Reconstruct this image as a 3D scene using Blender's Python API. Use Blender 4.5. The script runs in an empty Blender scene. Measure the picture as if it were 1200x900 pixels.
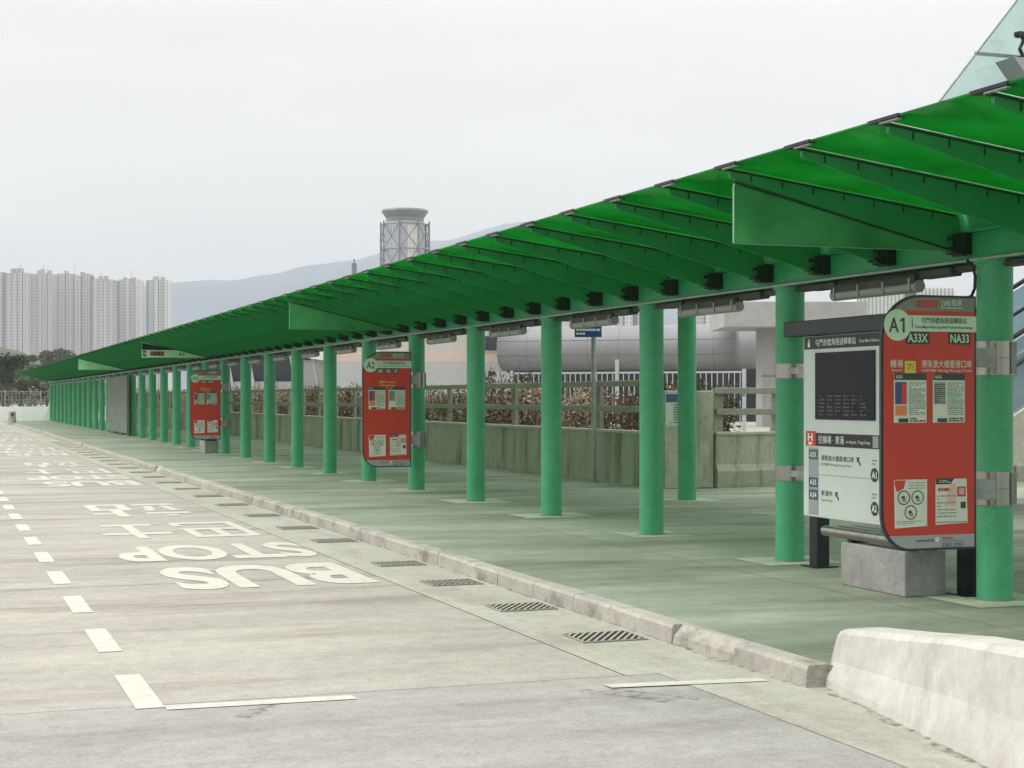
import bpy, bmesh, math, random
from mathutils import Vector, Matrix
S = bpy.context.scene
C = S.collection
R = math.radians
random.seed(7)

# ------------------------------------------------------------------ camera
EYE, YAW, FPX, HOR = 1.70, math.atan(680/1900), 1900.0, 466.5
cam = bpy.data.cameras.new('camera'); camo = bpy.data.objects.new('camera', cam); C.objects.link(camo)
camo.location = (0, 0, EYE); camo.rotation_euler = (R(90), 0, -YAW)
cam.sensor_width = 36; cam.lens = FPX/1200*36; cam.shift_y = (HOR-450)/1200
cam.clip_start = 0.1; cam.clip_end = 30000
S.camera = camo

# ------------------------------------------------------------------ light
SUN_EL, SUN_AZ = R(52), R(-70)          # azimuth measured from +Y towards +X: the light comes from the open road side
W = bpy.data.worlds.new('World'); S.world = W; W.use_nodes = True
nt = W.node_tree; nt.nodes.clear()
def N(t, **k):
    n = nt.nodes.new(t)
    for a, b in k.items(): setattr(n, a, b)
    return n
out = N('ShaderNodeOutputWorld'); bg = N('ShaderNodeBackground'); bg.inputs['Strength'].default_value = 0.1
sky = N('ShaderNodeTexSky', sky_type='NISHITA', sun_disc=False, sun_elevation=SUN_EL, sun_rotation=SUN_AZ)
geo = N('ShaderNodeTexCoord'); sep = N('ShaderNodeSeparateXYZ')
nt.links.new(geo.outputs['Generated'], sep.inputs[0])
ramp = N('ShaderNodeValToRGB')
e = ramp.color_ramp.elements
e[0].position = 0.0; e[0].color = (.77, .745, .715, 1)
e[1].position = 1.0; e[1].color = (1.34, 1.33, 1.28, 1)
m_ = ramp.color_ramp.elements.new(.22); m_.color = (.625, .608, .592, 1)
m_ = ramp.color_ramp.elements.new(.5); m_.color = (.95, .95, .94, 1)
nt.links.new(sep.outputs['Z'], ramp.inputs[0])
mp = N('ShaderNodeMapping'); mp.inputs['Scale'].default_value = (2.0, 2.0, 9.0)
nz = N('ShaderNodeTexNoise'); nz.inputs['Scale'].default_value = 1.6; nz.inputs['Detail'].default_value = 5
nt.links.new(geo.outputs['Generated'], mp.inputs[0]); nt.links.new(mp.outputs[0], nz.inputs['Vector'])
cl = N('ShaderNodeMapRange'); cl.inputs['From Min'].default_value = .3; cl.inputs['From Max'].default_value = .7
cl.inputs['To Min'].default_value = 9.3; cl.inputs['To Max'].default_value = 10.9
nt.links.new(nz.outputs['Fac'], cl.inputs['Value'])
sc = N('ShaderNodeVectorMath', operation='SCALE'); nt.links.new(ramp.outputs[0], sc.inputs[0]); nt.links.new(cl.outputs[0], sc.inputs['Scale'])
mx = N('ShaderNodeMix', data_type='RGBA'); mx.inputs['Factor'].default_value = .94
nt.links.new(sky.outputs[0], mx.inputs[6]); nt.links.new(sc.outputs[0], mx.inputs[7])
nt.links.new(mx.outputs[2], bg.inputs['Color']); nt.links.new(bg.outputs[0], out.inputs[0])
sl = bpy.data.lights.new('sun', 'SUN'); sl.energy = 1.3; sl.angle = R(25); sl.color = (1, .95, .87)
so = bpy.data.objects.new('sun', sl); C.objects.link(so)
so.rotation_euler = (R(90)-SUN_EL, 0, -SUN_AZ+math.pi)
so.location = (0, 0, 60)
S.view_settings.view_transform = 'Standard'; S.view_settings.look = 'None'
S.view_settings.exposure = 0.84; S.view_settings.gamma = 1.0; S.view_settings.use_curve_mapping = False

SIN, COS = math.sin(YAW), math.cos(YAW)
def from_depth(px, Z):                     # plan position seen at column px of the photo at depth Z
    xc = (px-600)/FPX*Z
    return (Z*SIN + xc*COS, Z*COS - xc*SIN)
def ground(px, py, z=0.0):
    return from_depth(px, FPX*(EYE-z)/(py-HOR))
def up(py, Z): return EYE + (HOR-py)/FPX*Z

# ------------------------------------------------------------------ materials
M = {}
def own_coords(t):
    '''object coordinates shifted by a per-object random amount, so copies do not share one stain pattern'''
    tc = t.nodes.new('ShaderNodeTexCoord'); oi = t.nodes.new('ShaderNodeObjectInfo')
    k = t.nodes.new('ShaderNodeMath'); k.operation = 'MULTIPLY'; k.inputs[1].default_value = 61.0
    a = t.nodes.new('ShaderNodeVectorMath'); a.operation = 'ADD'
    t.links.new(oi.outputs['Random'], k.inputs[0]); t.links.new(tc.outputs['Object'], a.inputs[0]); t.links.new(k.outputs[0], a.inputs[1])
    return a.outputs[0]
def srgb(r, g, b):
    f = lambda c: (c/255)/12.92 if c <= 10 else (((c/255)+.055)/1.055)**2.4
    return (f(r), f(g), f(b))
def mat(name, col, rough=.6, metal=0, var=0.0, scale=6.0, stretch=(1, 1, 1), spec=.4, bump=0.0, coat=0):
    if name in M: return M[name]
    m = bpy.data.materials.new(name); m.use_nodes = True; t = m.node_tree
    b = t.nodes['Principled BSDF']; b.inputs['Roughness'].default_value = rough; b.inputs['Metallic'].default_value = metal
    b.inputs['Specular IOR Level'].default_value = spec; b.inputs['Coat Weight'].default_value = coat
    b.inputs['Base Color'].default_value = (*col, 1)
    if var or bump:
        tc = t.nodes.new('ShaderNodeTexCoord'); mp = t.nodes.new('ShaderNodeMapping'); mp.inputs['Scale'].default_value = stretch
        n = t.nodes.new('ShaderNodeTexNoise'); n.inputs['Scale'].default_value = scale; n.inputs['Detail'].default_value = 6; n.inputs['Roughness'].default_value = .62
        t.links.new(tc.outputs['Object'], mp.inputs[0]); t.links.new(mp.outputs[0], n.inputs['Vector'])
        if var:
            r = t.nodes.new('ShaderNodeValToRGB')
            r.color_ramp.elements[0].position = .3; r.color_ramp.elements[1].position = .7
            r.color_ramp.elements[0].color = (*[c*(1-var) for c in col], 1)
            r.color_ramp.elements[1].color = (*[min(1, c*(1+var)) for c in col], 1)
            t.links.new(n.outputs['Fac'], r.inputs[0]); t.links.new(r.outputs[0], b.inputs['Base Color'])
        if bump:
            bp = t.nodes.new('ShaderNodeBump'); bp.inputs['Strength'].default_value = bump; bp.inputs['Distance'].default_value = .02
            t.links.new(n.outputs['Fac'], bp.inputs['Height']); t.links.new(bp.outputs[0], b.inputs['Normal'])
    M[name] = m
    return m
def concrete(name, light, dark, big=.35, stretch=(1, 1, 1), fine=9.0, grime=None, gscale=(1, 1, 1), gpos=(.52, .72), bump=.15, rough=.85, speck=.7, spec=.3):
    """weathered concrete: broad tone patches, fine mottling, dark stains of their own shape"""
    m = bpy.data.materials.new(name); m.use_nodes = True; t = m.node_tree; L = t.links.new
    b = t.nodes['Principled BSDF']; b.inputs['Roughness'].default_value = rough; b.inputs['Specular IOR Level'].default_value = spec
    oc = own_coords(t)
    def noise(scale, st, det=6, rg=.6, off=0):
        mp = t.nodes.new('ShaderNodeMapping'); mp.inputs['Scale'].default_value = st; mp.inputs['Location'].default_value = (off, off*.7, off*.3)
        n = t.nodes.new('ShaderNodeTexNoise'); n.inputs['Scale'].default_value = scale; n.inputs['Detail'].default_value = det; n.inputs['Roughness'].default_value = rg
        L(oc, mp.inputs[0]); L(mp.outputs[0], n.inputs['Vector']); return n
    def ramp(src, p0, p1, c0, c1):
        r = t.nodes.new('ShaderNodeValToRGB'); r.color_ramp.elements[0].position = p0; r.color_ramp.elements[1].position = p1
        r.color_ramp.elements[0].color = (*c0, 1); r.color_ramp.elements[1].color = (*c1, 1); L(src, r.inputs[0]); return r
    def mul(a, c, f=1):
        x = t.nodes.new('ShaderNodeMix'); x.data_type = 'RGBA'; x.blend_type = 'MULTIPLY'; x.inputs[0].default_value = f; L(a, x.inputs[6]); L(c, x.inputs[7]); return x
    base = ramp(noise(big, stretch).outputs['Fac'], .32, .68, dark, light)
    nf = noise(fine, (1, 1, 1), 8, .7)
    f = ramp(nf.outputs['Fac'], .3, .7, (.84, .84, .84), (1.08, 1.08, 1.08))
    c = mul(base.outputs[0], f.outputs[0])
    sp = ramp(noise(55, (1, 1, 1), 3, .6, 5).outputs['Fac'], .36, .5, (.72, .72, .70), (1, 1, 1))
    c = mul(c.outputs[2], sp.outputs[0], speck)
    if grime:
        g = ramp(noise(1.0, gscale, 7, .66, 3).outputs['Fac'], gpos[0], gpos[1], (1, 1, 1), grime)
        c = mul(c.outputs[2], g.outputs[0])
    L(c.outputs[2], b.inputs['Base Color'])
    bp = t.nodes.new('ShaderNodeBump'); bp.inputs['Strength'].default_value = bump; bp.inputs['Distance'].default_value = .01
    L(nf.outputs['Fac'], bp.inputs['Height']); L(bp.outputs[0], b.inputs['Normal'])
    M[name] = m; return m
def paint_worn(name, col, under, amount=.42):
    m = bpy.data.materials.new(name); m.use_nodes = True; t = m.node_tree; L = t.links.new
    b = t.nodes['Principled BSDF']; b.inputs['Roughness'].default_value = .8
    tc = t.nodes.new('ShaderNodeTexCoord'); n = t.nodes.new('ShaderNodeTexNoise'); n.inputs['Scale'].default_value = 5.5; n.inputs['Detail'].default_value = 10; n.inputs['Roughness'].default_value = .85
    L(tc.outputs['Object'], n.inputs['Vector'])
    r = t.nodes.new('ShaderNodeValToRGB'); r.color_ramp.elements[0].position = amount-.1; r.color_ramp.elements[1].position = amount+.06
    r.color_ramp.elements[0].color = (*under, 1); r.color_ramp.elements[1].color = (*col, 1)
    L(n.outputs['Fac'], r.inputs[0]); L(r.outputs[0], b.inputs['Base Color']); M[name] = m; return m
def glass(name, tint, mirror=.06, body=None, body_f=.1, rough=.05):
    """tinted sheet glass: light goes straight through it and takes the tint; a share is scattered by the dusty interlayer; the face reflects"""
    m = bpy.data.materials.new(name); m.use_nodes = True; t = m.node_tree; t.nodes.clear(); L = t.links.new
    o = t.nodes.new('ShaderNodeOutputMaterial'); tr = t.nodes.new('ShaderNodeBsdfTransparent'); tr.inputs[0].default_value = (*tint, 1)
    a = tr.outputs[0]
    if body:
        tl = t.nodes.new('ShaderNodeBsdfTranslucent'); tl.inputs[0].default_value = (*body, 1)
        df = t.nodes.new('ShaderNodeBsdfDiffuse'); df.inputs[0].default_value = (*body, 1)
        h = t.nodes.new('ShaderNodeMixShader'); h.inputs[0].default_value = .4; L(tl.outputs[0], h.inputs[1]); L(df.outputs[0], h.inputs[2])
        x = t.nodes.new('ShaderNodeMixShader'); L(a, x.inputs[1]); L(h.outputs[0], x.inputs[2])
        n = t.nodes.new('ShaderNodeTexNoise'); n.inputs['Scale'].default_value = 1.3; n.inputs['Detail'].default_value = 5
        L(own_coords(t), n.inputs['Vector'])
        mr = t.nodes.new('ShaderNodeMapRange'); mr.inputs['From Min'].default_value = .3; mr.inputs['From Max'].default_value = .7
        mr.inputs['To Min'].default_value = body_f*.5; mr.inputs['To Max'].default_value = body_f*1.5
        L(n.outputs['Fac'], mr.inputs['Value']); L(mr.outputs[0], x.inputs[0]); a = x.outputs[0]
    g = t.nodes.new('ShaderNodeBsdfGlossy'); g.inputs['Roughness'].default_value = rough; g.inputs[0].default_value = (.9, .95, .92, 1)
    fr = t.nodes.new('ShaderNodeFresnel'); fr.inputs[0].default_value = 1.45
    sc = t.nodes.new('ShaderNodeMath'); sc.operation = 'MULTIPLY'; sc.inputs[1].default_value = mirror*10; sc.use_clamp = True; L(fr.outputs[0], sc.inputs[0])
    y = t.nodes.new('ShaderNodeMixShader'); L(sc.outputs[0], y.inputs[0]); L(a, y.inputs[1]); L(g.outputs[0], y.inputs[2])
    L(y.outputs[0], o.inputs[0]); M[name] = m; return m

concrete('road', (.43, .415, .37), (.315, .30, .268), .22, (1, 3.2, 1), 7, (.60, .565, .53), (.22, 1.5, 1), (.50, .74))
concrete('apron', (.385, .378, .355), (.30, .293, .275), .3, (1, 2.4, 1), 7, (.66, .65, .63), (.35, 1.6, 1), (.5, .75))
concrete('gutter', (.455, .455, .395), (.36, .355, .305), .6, (1, 1, 1), 7, (.75, .71, .65), (2, .5, 1), (.5, .75))
concrete('platform', (.355, .405, .315), (.19, .232, .172), .33, (1, 2.4, 1), 5, (.56, .57, .54), (.3, 1.1, 1), (.48, .70))  # green light from the canopy glass put partly into the concrete colour
concrete('patch', (.47, .54, .40), (.38, .44, .32), .9, (1, 1, 1), 9)
concrete('kerb', (.47, .45, .405), (.36, .345, .31), .9, (1, 1, 1), 12, (.55, .54, .51), (4, 2.2, 4), (.52, .7))
concrete('barrier', (.62, .605, .57), (.51, .49, .465), 1.3, (1, 1, 1), 8, (.58, .56, .54), (1.6, 1.6, .5), (.52, .72), .08, .85, .25)
concrete('wall', (.48, .505, .40), (.35, .38, .285), .5, (1, 1, 1), 8, (.22, .25, .15), (2.6, 2.6, .3), (.50, .74))
concrete('coping', (.56, .54, .47), (.40, .39, .33), 1.1, (1, 1, 1), 8)  # paler than the wall: sky light on its top put into the colour
concrete('rail', (.36, .37, .30), (.27, .28, .23), 1, (1, 1, 1), 8)
concrete('block', (.40, .395, .38), (.30, .295, .285), 1.8, (1, 1, 1), 12, (.68, .66, .63), (2, 2, 1), (.5, .7))
concrete('ground', (.42, .42, .38), (.26, .28, .21), .012, (1, 1, 1), .3)
concrete('buildgrey', (.42, .41, .405), (.36, .355, .35), .2, (1, 1, 1), 2)
paint_worn('roadpaint', (.525, .51, .455), (.40, .385, .335), .45)
mat('jointpale', (.24, .23, .20), .95)
mat('joint', (.10, .095, .085), .95)
concrete('greenpaint', (.078, .43, .215), (.058, .365, .172), .9, (1, 1, .6), 5, (.62, .68, .60), (2.2, 2.2, 1.1), (.60, .74), .06, .5, .45, .5)
mat('greenbeam', (.035, .31, .12), .42, 0, .10, 4)
def translu(name, col, share):
    m = bpy.data.materials.new(name); m.use_nodes = True; t = m.node_tree; t.nodes.clear(); L = t.links.new
    o = t.nodes.new('ShaderNodeOutputMaterial'); d = t.nodes.new('ShaderNodeBsdfDiffuse'); q = t.nodes.new('ShaderNodeBsdfTranslucent'); g = t.nodes.new('ShaderNodeBsdfGlossy')
    tc = t.nodes.new('ShaderNodeTexCoord'); n = t.nodes.new('ShaderNodeTexNoise'); n.inputs['Scale'].default_value = 1.7; n.inputs['Detail'].default_value = 5
    r = t.nodes.new('ShaderNodeValToRGB'); r.color_ramp.elements[0].position = .3; r.color_ramp.elements[1].position = .7
    r.color_ramp.elements[0].color = (*[c*.85 for c in col], 1); r.color_ramp.elements[1].color = (*[c*1.12 for c in col], 1)
    L(tc.outputs['Object'], n.inputs['Vector']); L(n.outputs['Fac'], r.inputs[0]); L(r.outputs[0], d.inputs[0]); L(r.outputs[0], q.inputs[0]); g.inputs['Roughness'].default_value = .15
    a = t.nodes.new('ShaderNodeMixShader'); a.inputs[0].default_value = share; L(d.outputs[0], a.inputs[1]); L(q.outputs[0], a.inputs[2])
    b = t.nodes.new('ShaderNodeMixShader'); b.inputs[0].default_value = .05; L(a.outputs[0], b.inputs[1]); L(g.outputs[0], b.inputs[2]); L(b.outputs[0], o.inputs[0]); M[name] = m
translu('fin', (.065, .43, .16), .5)
mat('gasket', (.010, .04, .018), .6)
mat('trimgreen', (.16, .34, .22), .4)
mat('bracket', (.02, .035, .024), .5, .2, .3, 20)
mat('steel', (.36, .34, .31), .33, 1, .12, 9, (1, 1, .2))
mat('steelmatt', (.26, .26, .255), .5, .7, .2, 8)
mat('galv', (.34, .36, .34), .55, .4, .2, 8)
mat('tray', (.07, .075, .06), .7, .2, .3, 5)
mat('diffuser', (.30, .31, .29), .45)
mat('blackmetal', (.022, .024, .030), .4, .2, .2, 6)
mat('charcoal', (.035, .045, .05), .45, .1, .15, 6)
mat('red', (.57, .042, .02), .4, 0, .05, 3, spec=.5)
mat('redlogo', (.62, .05, .03), .4)
mat('signgrey', (.215, .23, .195), .4)
mat('lightgrey', (.36, .37, .38), .4)
mat('palegreen', (.56, .74, .56), .45)
mat('white', (.80, .82, .79), .5)
mat('offwhite', (.66, .72, .68), .5, 0, .04, 3)
mat('paper', (.70, .72, .62), .6, 0, .05, 5)
mat('papergreen', (.40, .55, .45), .6, 0, .15, 25)
mat('print', (.06, .065, .065), .6)
mat('printgrey', (.28, .33, .30), .6)
mat('blueprint', (.05, .09, .22), .5)
mat('tagblue', (.055, .10, .16), .45)
mat('taggreen', (.06, .15, .14), .45)
mat('yellow', (.72, .62, .08), .5)
mat('orange', (.75, .24, .10), .5)
mat('pinkpaper', (.72, .50, .42), .6)
mat('black', (.012, .013, .014), .35)
mat('screen', (.010, .012, .016), .18, 0, .3, 2, spec=.16)
mat('screentext', (.07, .07, .10), .3)
mat('signblue', (.015, .07, .20), .4)
mat('grate', (.33, .32, .275), .85, .0, .3, 20)
mat('pit', (.012, .012, .011), .9)
glass('roofglass', (.005, .26, .022), .045, (.035, .62, .14), .42)
glass('hangglass', (.16, .50, .25), .05, (.20, .62, .30), .62, .2)
glass('palesheet', (.62, .85, .70), .04, (.60, .93, .66), .85, .2)
glass('clearglass', (.80, .90, .87), .08, (.6, .75, .72), .16)
glass('blueglass', (.55, .68, .72), .09, (.45, .55, .6), .25)

# ------------------------------------------------------------------ mesh building
class MB:
    def __init__(s): s.v, s.f, s.m, s.sm = [], [], [], []
    def add(s, vs, fs, m=0, smooth=False):
        k = len(s.v); s.v += [tuple(v) for v in vs]
        for f in fs: s.f.append([k+i for i in f]); s.m.append(m); s.sm.append(smooth)
        return s
    def box(s, x0, y0, z0, x1, y1, z1, m=0):
        x0, x1 = min(x0, x1), max(x0, x1); y0, y1 = min(y0, y1), max(y0, y1); z0, z1 = min(z0, z1), max(z0, z1)
        v = [(x0,y0,z0),(x1,y0,z0),(x1,y1,z0),(x0,y1,z0),(x0,y0,z1),(x1,y0,z1),(x1,y1,z1),(x0,y1,z1)]
        return s.add(v, [(3,2,1,0),(4,5,6,7),(0,1,5,4),(1,2,6,5),(2,3,7,6),(3,0,4,7)], m)
    def quad(s, a, b, c, d, m=0): return s.add([a, b, c, d], [(0,1,2,3)], m)
    def prism(s, pts, d, m=0, ms=None):
        """planar polygon pts (3D) pushed along vector d"""
        n = len(pts); d = Vector(d); v = [Vector(p) for p in pts]
        a = v + [p+d for p in v]
        s.add(a, [tuple(range(n-1, -1, -1)), tuple(range(n, 2*n))], m)
        s.add(a, [(i, (i+1) % n, n+(i+1) % n, n+i) for i in range(n)], m if ms is None else ms)
        return s
    def tube(s, p, q, r, n=12, m=0, r2=None, caps=True):
        p, q = Vector(p), Vector(q); d = (q-p).normalized(); a = d.orthogonal().normalized(); b = d.cross(a); r2 = r if r2 is None else r2
        A = [p+(a*math.cos(2*math.pi*i/n)+b*math.sin(2*math.pi*i/n))*r for i in range(n)]
        B = [q+(a*math.cos(2*math.pi*i/n)+b*math.sin(2*math.pi*i/n))*r2 for i in range(n)]
        s.add(A+B, [(i, (i+1) % n, n+(i+1) % n, n+i) for i in range(n)], m, True)
        if caps: s.add(A, [tuple(range(n-1, -1, -1))], m); s.add(B, [tuple(range(n))], m)
        return s
    def path(s, pts, r, n=8, m=0):
        for a, b in zip(pts, pts[1:]): s.tube(a, b, r, n, m)
        return s
    def mesh(s, name, mats):
        me = bpy.data.meshes.new(name); me.from_pydata(s.v, [], s.f)
        for x in mats: me.materials.append(M[x])
        me.polygons.foreach_set('material_index', s.m); me.polygons.foreach_set('use_smooth', s.sm)
        me.update(); return me
def put(name, me, parent=None, loc=(0, 0, 0)):
    o = bpy.data.objects.new(name, me); C.objects.link(o); o.location = loc
    if parent: o.parent = parent
    return o
def bev(o, w=.01, seg=2):
    b = o.modifiers.new('edge', 'BEVEL'); b.width = w; b.segments = seg; b.limit_method = 'ANGLE'; b.angle_limit = R(40); return o
def tag(o, label, cat, group=None, kind=None):
    o['label'] = label; o['category'] = cat
    if group: o['group'] = group
    if kind: o['kind'] = kind
    return o
def thing(name, loc, label, cat, group=None, rz=0):
    o = bpy.data.objects.new(name, None); C.objects.link(o); o.location = loc; o.rotation_euler = (0, 0, rz); o.empty_display_size = .2
    return tag(o, label, cat, group)
def structure(name, me, loc=(0, 0, 0)):
    o = put(name, me, None, loc); o['kind'] = 'structure'; return o

_tc = {}
def text_geo(body, bold=0.0, res=2):
    if any(ord(q) > 0x2fff for q in body): bold = min(bold, .004)
    k = (body, bold, res)
    if k in _tc: return _tc[k]
    c = bpy.data.curves.new('t', 'FONT'); c.body = body; c.resolution_u = res; c.offset = bold
    o = bpy.data.objects.new('t', c); C.objects.link(o); bpy.context.view_layer.update()
    me = bpy.data.meshes.new_from_object(o.evaluated_get(bpy.context.evaluated_depsgraph_get()))
    vs = [(v.co.x, v.co.y) for v in me.vertices]; fs = [tuple(p.vertices) for p in me.polygons]
    bpy.data.objects.remove(o); bpy.data.curves.remove(c); bpy.data.meshes.remove(me)
    x0 = min(v[0] for v in vs); x1 = max(v[0] for v in vs); y0 = min(v[1] for v in vs); y1 = max(v[1] for v in vs)
    _tc[k] = (vs, fs, x0, y0, x1, y1); return _tc[k]
class Sheet(MB):
    """flat graphics on a plane: origin O, axes U (right), V (up), outward normal Nn"""
    def __init__(s, O, U, V): super().__init__(); s.O, s.U, s.V = Vector(O), Vector(U).normalized(), Vector(V).normalized(); s.N = s.U.cross(s.V)
    def p(s, u, v, n): return s.O + s.U*u + s.V*v + s.N*n
    def rect(s, u0, v0, u1, v1, n, m=0): return s.add([s.p(u0,v0,n), s.p(u1,v0,n), s.p(u1,v1,n), s.p(u0,v1,n)], [(0,1,2,3)], m)
    def poly(s, pts, n, m=0): return s.add([s.p(a, b, n) for a, b in pts], [tuple(range(len(pts)))], m)
    def disc(s, u, v, r, n, m=0, k=40): return s.poly([(u+r*math.cos(2*math.pi*i/k), v+r*math.sin(2*math.pi*i/k)) for i in range(k)], n, m)
    def ring(s, u, v, r, w, n, m=0, k=32):
        P = [s.p(u+q*math.cos(2*math.pi*i/k), v+q*math.sin(2*math.pi*i/k), n) for q in (r-w, r) for i in range(k)]
        return s.add(P, [(i, k+i, k+(i+1) % k, (i+1) % k) for i in range(k)], m)
    def slab(s, pts, n0, n1, m=0, ms=None): return s.prism([s.p(a, b, n0) for a, b in pts], s.N*(n1-n0), m, ms)
    def text(s, body, u0, v0, u1, v1, n, m=0, bold=.01, keep=False, res=2):
        vs, fs, x0, y0, x1, y1 = text_geo(body, bold, res)
        sx, sy = (u1-u0)/(x1-x0), (v1-v0)/(y1-y0)
        if keep: k = min(sx, sy); ou = u0+((u1-u0)-k*(x1-x0))/2; ov = v0+((v1-v0)-k*(y1-y0))/2; sx = sy = k
        else: ou, ov = u0, v0
        return s.add([s.p(ou+(x-x0)*sx, ov+(y-y0)*sy, n) for x, y in vs], fs, m)
    def lines(s, u0, v0, u1, v1, n, m=0, rows=5, fill=.45, seed=1):
        """rows of small print"""
        rg = random.Random(seed); h = (v1-v0)/rows
        for i in range(rows):
            v = v1-(i+.5)*h; u = u0
            while u < u1-.004:
                w = min(u1-u, rg.uniform(.012, .05)); s.rect(u, v-h*fill/2, u+w, v+h*fill/2, n, m); u += w+rg.uniform(.004, .012)
                if rg.random() < .12: break
        return s

# ------------------------------------------------------------------ ground, roads, platform
KX, PZ = 4.82, .13                   # kerb face, platform level
YEND = 118.0
g = MB(); n = 96
g.v = [(0, 0, -.06)] + [(5600*math.cos(2*math.pi*i/n), 5600*math.sin(2*math.pi*i/n), -.06) for i in range(n)]
for i in range(n): g.f.append([0, 1+i, 1+(i+1) % n]); g.m.append(0); g.sm.append(False)
structure('ground', g.mesh('ground', ['ground']))

JY = 9.12                            # joint between the near apron and the bus bay slabs
road = structure('road', MB().quad((-60,JY+.004,0),(3.996,JY+.004,0),(3.996,YEND,0),(-60,YEND,0)).mesh('road', ['road']))
structure('apron', MB().quad((-60,-20,0),(5.3,-20,0),(5.3,JY-.004,0),(-60,JY-.004,0)).mesh('apron', ['apron']))
structure('road_base', MB().quad((-62,-22,-.03),(KX+.02,-22,-.03),(KX+.02,YEND+6,-.03),(-62,YEND+6,-.03)).mesh('road_base', ['joint']))
structure('gutter', MB().quad((4.006,JY+.004,.0),(KX+.05,JY+.004,.0),(KX+.05,YEND,.0),(4.006,YEND,.0)).mesh('gutter', ['gutter']))
structure('gutter', MB().quad((4.22,-20,.003),(5.3,-20,.003),(5.3,JY-.004,.003),(4.22,JY-.004,.003)).mesh('gutter', ['gutter']))
# transverse slab joints, a hair proud sheet of dark sealant
jb = MB(); y = JY+5.9
while y < YEND-2:
    jb.quad((-60, y, .003), (3.99, y, .003), (3.99, y+.016, .003), (-60, y+.016, .003)); y += 5.9
put('slab_joint', jb.mesh('slab_joint', ['jointpale']), road)
# platform slab: narrow behind the far wall, wide near the stairs
WY = 25.35; WX = 11.9
pb = MB()
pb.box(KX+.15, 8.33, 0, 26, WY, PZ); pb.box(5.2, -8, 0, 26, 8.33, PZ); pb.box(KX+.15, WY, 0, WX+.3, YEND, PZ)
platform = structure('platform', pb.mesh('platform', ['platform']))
pj = MB()
for y in [2.4+3.2*i for i in range(36)]:
    x1 = 26 if y < WY else WX
    pj.quad((KX+.2, y, PZ+.003), (x1, y, PZ+.003), (x1, y+.009, PZ+.003), (KX+.2, y+.009, PZ+.003))
pj.quad((6.9, -8, PZ+.0035), (6.91, -8, PZ+.0035), (6.91, YEND, PZ+.0035), (6.9, YEND, PZ+.0035))
put('platform_joint', pj.mesh('platform_joint', ['rail']), platform)
# kerb stones
kb = MB(); rk = random.Random(3); y = 8.36
while y < YEND:
    L_ = .92; dx, dz = rk.uniform(-.003, .003), rk.uniform(-.004, .002)
    pr = [(KX+dx, y, -.02), (KX+.155, y, -.02), (KX+.155, y, PZ+.004+dz), (KX+.025+dx, y, PZ+.004+dz), (KX+.008+dx, y, PZ-.02+dz)]
    if rk.random() < .06: pr[3] = (KX+.09, y, PZ+.005); pr[4] = (KX+.02, y, PZ-.07)
    kb.prism(pr, (0, L_-rk.uniform(.003, .012), 0)); y += L_
kerb = structure('kerb', kb.mesh('kerb', ['kerb']))

# painted markings are part of the road
def dash(x0, y0, x1, y1, name='lane_dash'):
    put(name, MB().quad((x0,y0,.004),(x1,y0,.004),(x1,y1,.004),(x0,y1,.004)).mesh(name, ['roadpaint']), road)
for i in range(44): dash(1.05, 9.02+2.10*i, 1.205, 9.02+2.10*i+1.14)
put('stop_line', MB().quad((1.207,8.94,.0045),(2.26,8.90,.0045),(2.26,9.03,.0045),(1.207,9.07,.0045)).mesh('stop_line', ['roadpaint']), road)
put('stop_line', MB().quad((3.74,8.73,.0072),(4.72,8.62,.0072),(4.72,8.74,.0072),(3.74,8.85,.0072)).mesh('stop_line', ['roadpaint']), road)
for g_ in range(5):
    o = 17.7*g_
    sh = Sheet((0, 0, 0), (-1, 0, 0), (0, -1, 0))
    def row(t, xa, xb, ya, yb, b): sh.text(t, -xb, -(yb+o), -xa, -(ya+o), .0045, 0, b, res=7)
    row('BUS', 2.08, 3.89, 14.45, 16.42, .036); row('STOP', 1.88, 3.98, 17.1, 18.9, .036)
    def glyph(G, xa, xb, ya, yb):          # brush-free block strokes, as road painters cut them
        for P in G:
            if len(P) == 4 and not isinstance(P[0], tuple): P = [(P[0], P[1]), (P[2], P[1]), (P[2], P[3]), (P[0], P[3])]
            sh.poly([(-xb+(xb-xa)*u, -(yb+o)+(yb-ya)*v) for u, v in P], .0045, 0)
    BA = [(.05,.88,.95,1), (.05,.12,.19,.88), (.81,.54,.95,.88), (.19,.42,.95,.54), (.43,.54,.57,.88), (.05,0,1,.12), (.87,.12,1,.26)]
    SHI = [(0,.60,1,.74), (.42,.74,.58,1), (.42,.13,.58,.60), (.12,0,.88,.13)]
    ZHAN = [(.17,.87,.29,1), (0,.72,.46,.84), [(.05,.60),(.15,.60),(.20,.2),(.10,.2)], [(.32,.60),(.42,.60),(.36,.2),(.26,.2)], (0,.02,.46,.15),
            (.66,.53,.78,1), (.78,.72,1,.83), (.54,.41,.98,.53), (.54,.12,.66,.41), (.86,.12,.98,.41), (.54,0,.98,.12)]
    glyph(BA, 3.0, 3.90, 19.9, 22.3); glyph(SHI, 2.0, 2.85, 19.95, 22.2); glyph(ZHAN, 2.22, 3.62, 23.7, 26.5)
    put('road_lettering', sh.mesh('road_lettering', ['roadpaint']), road)

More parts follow.
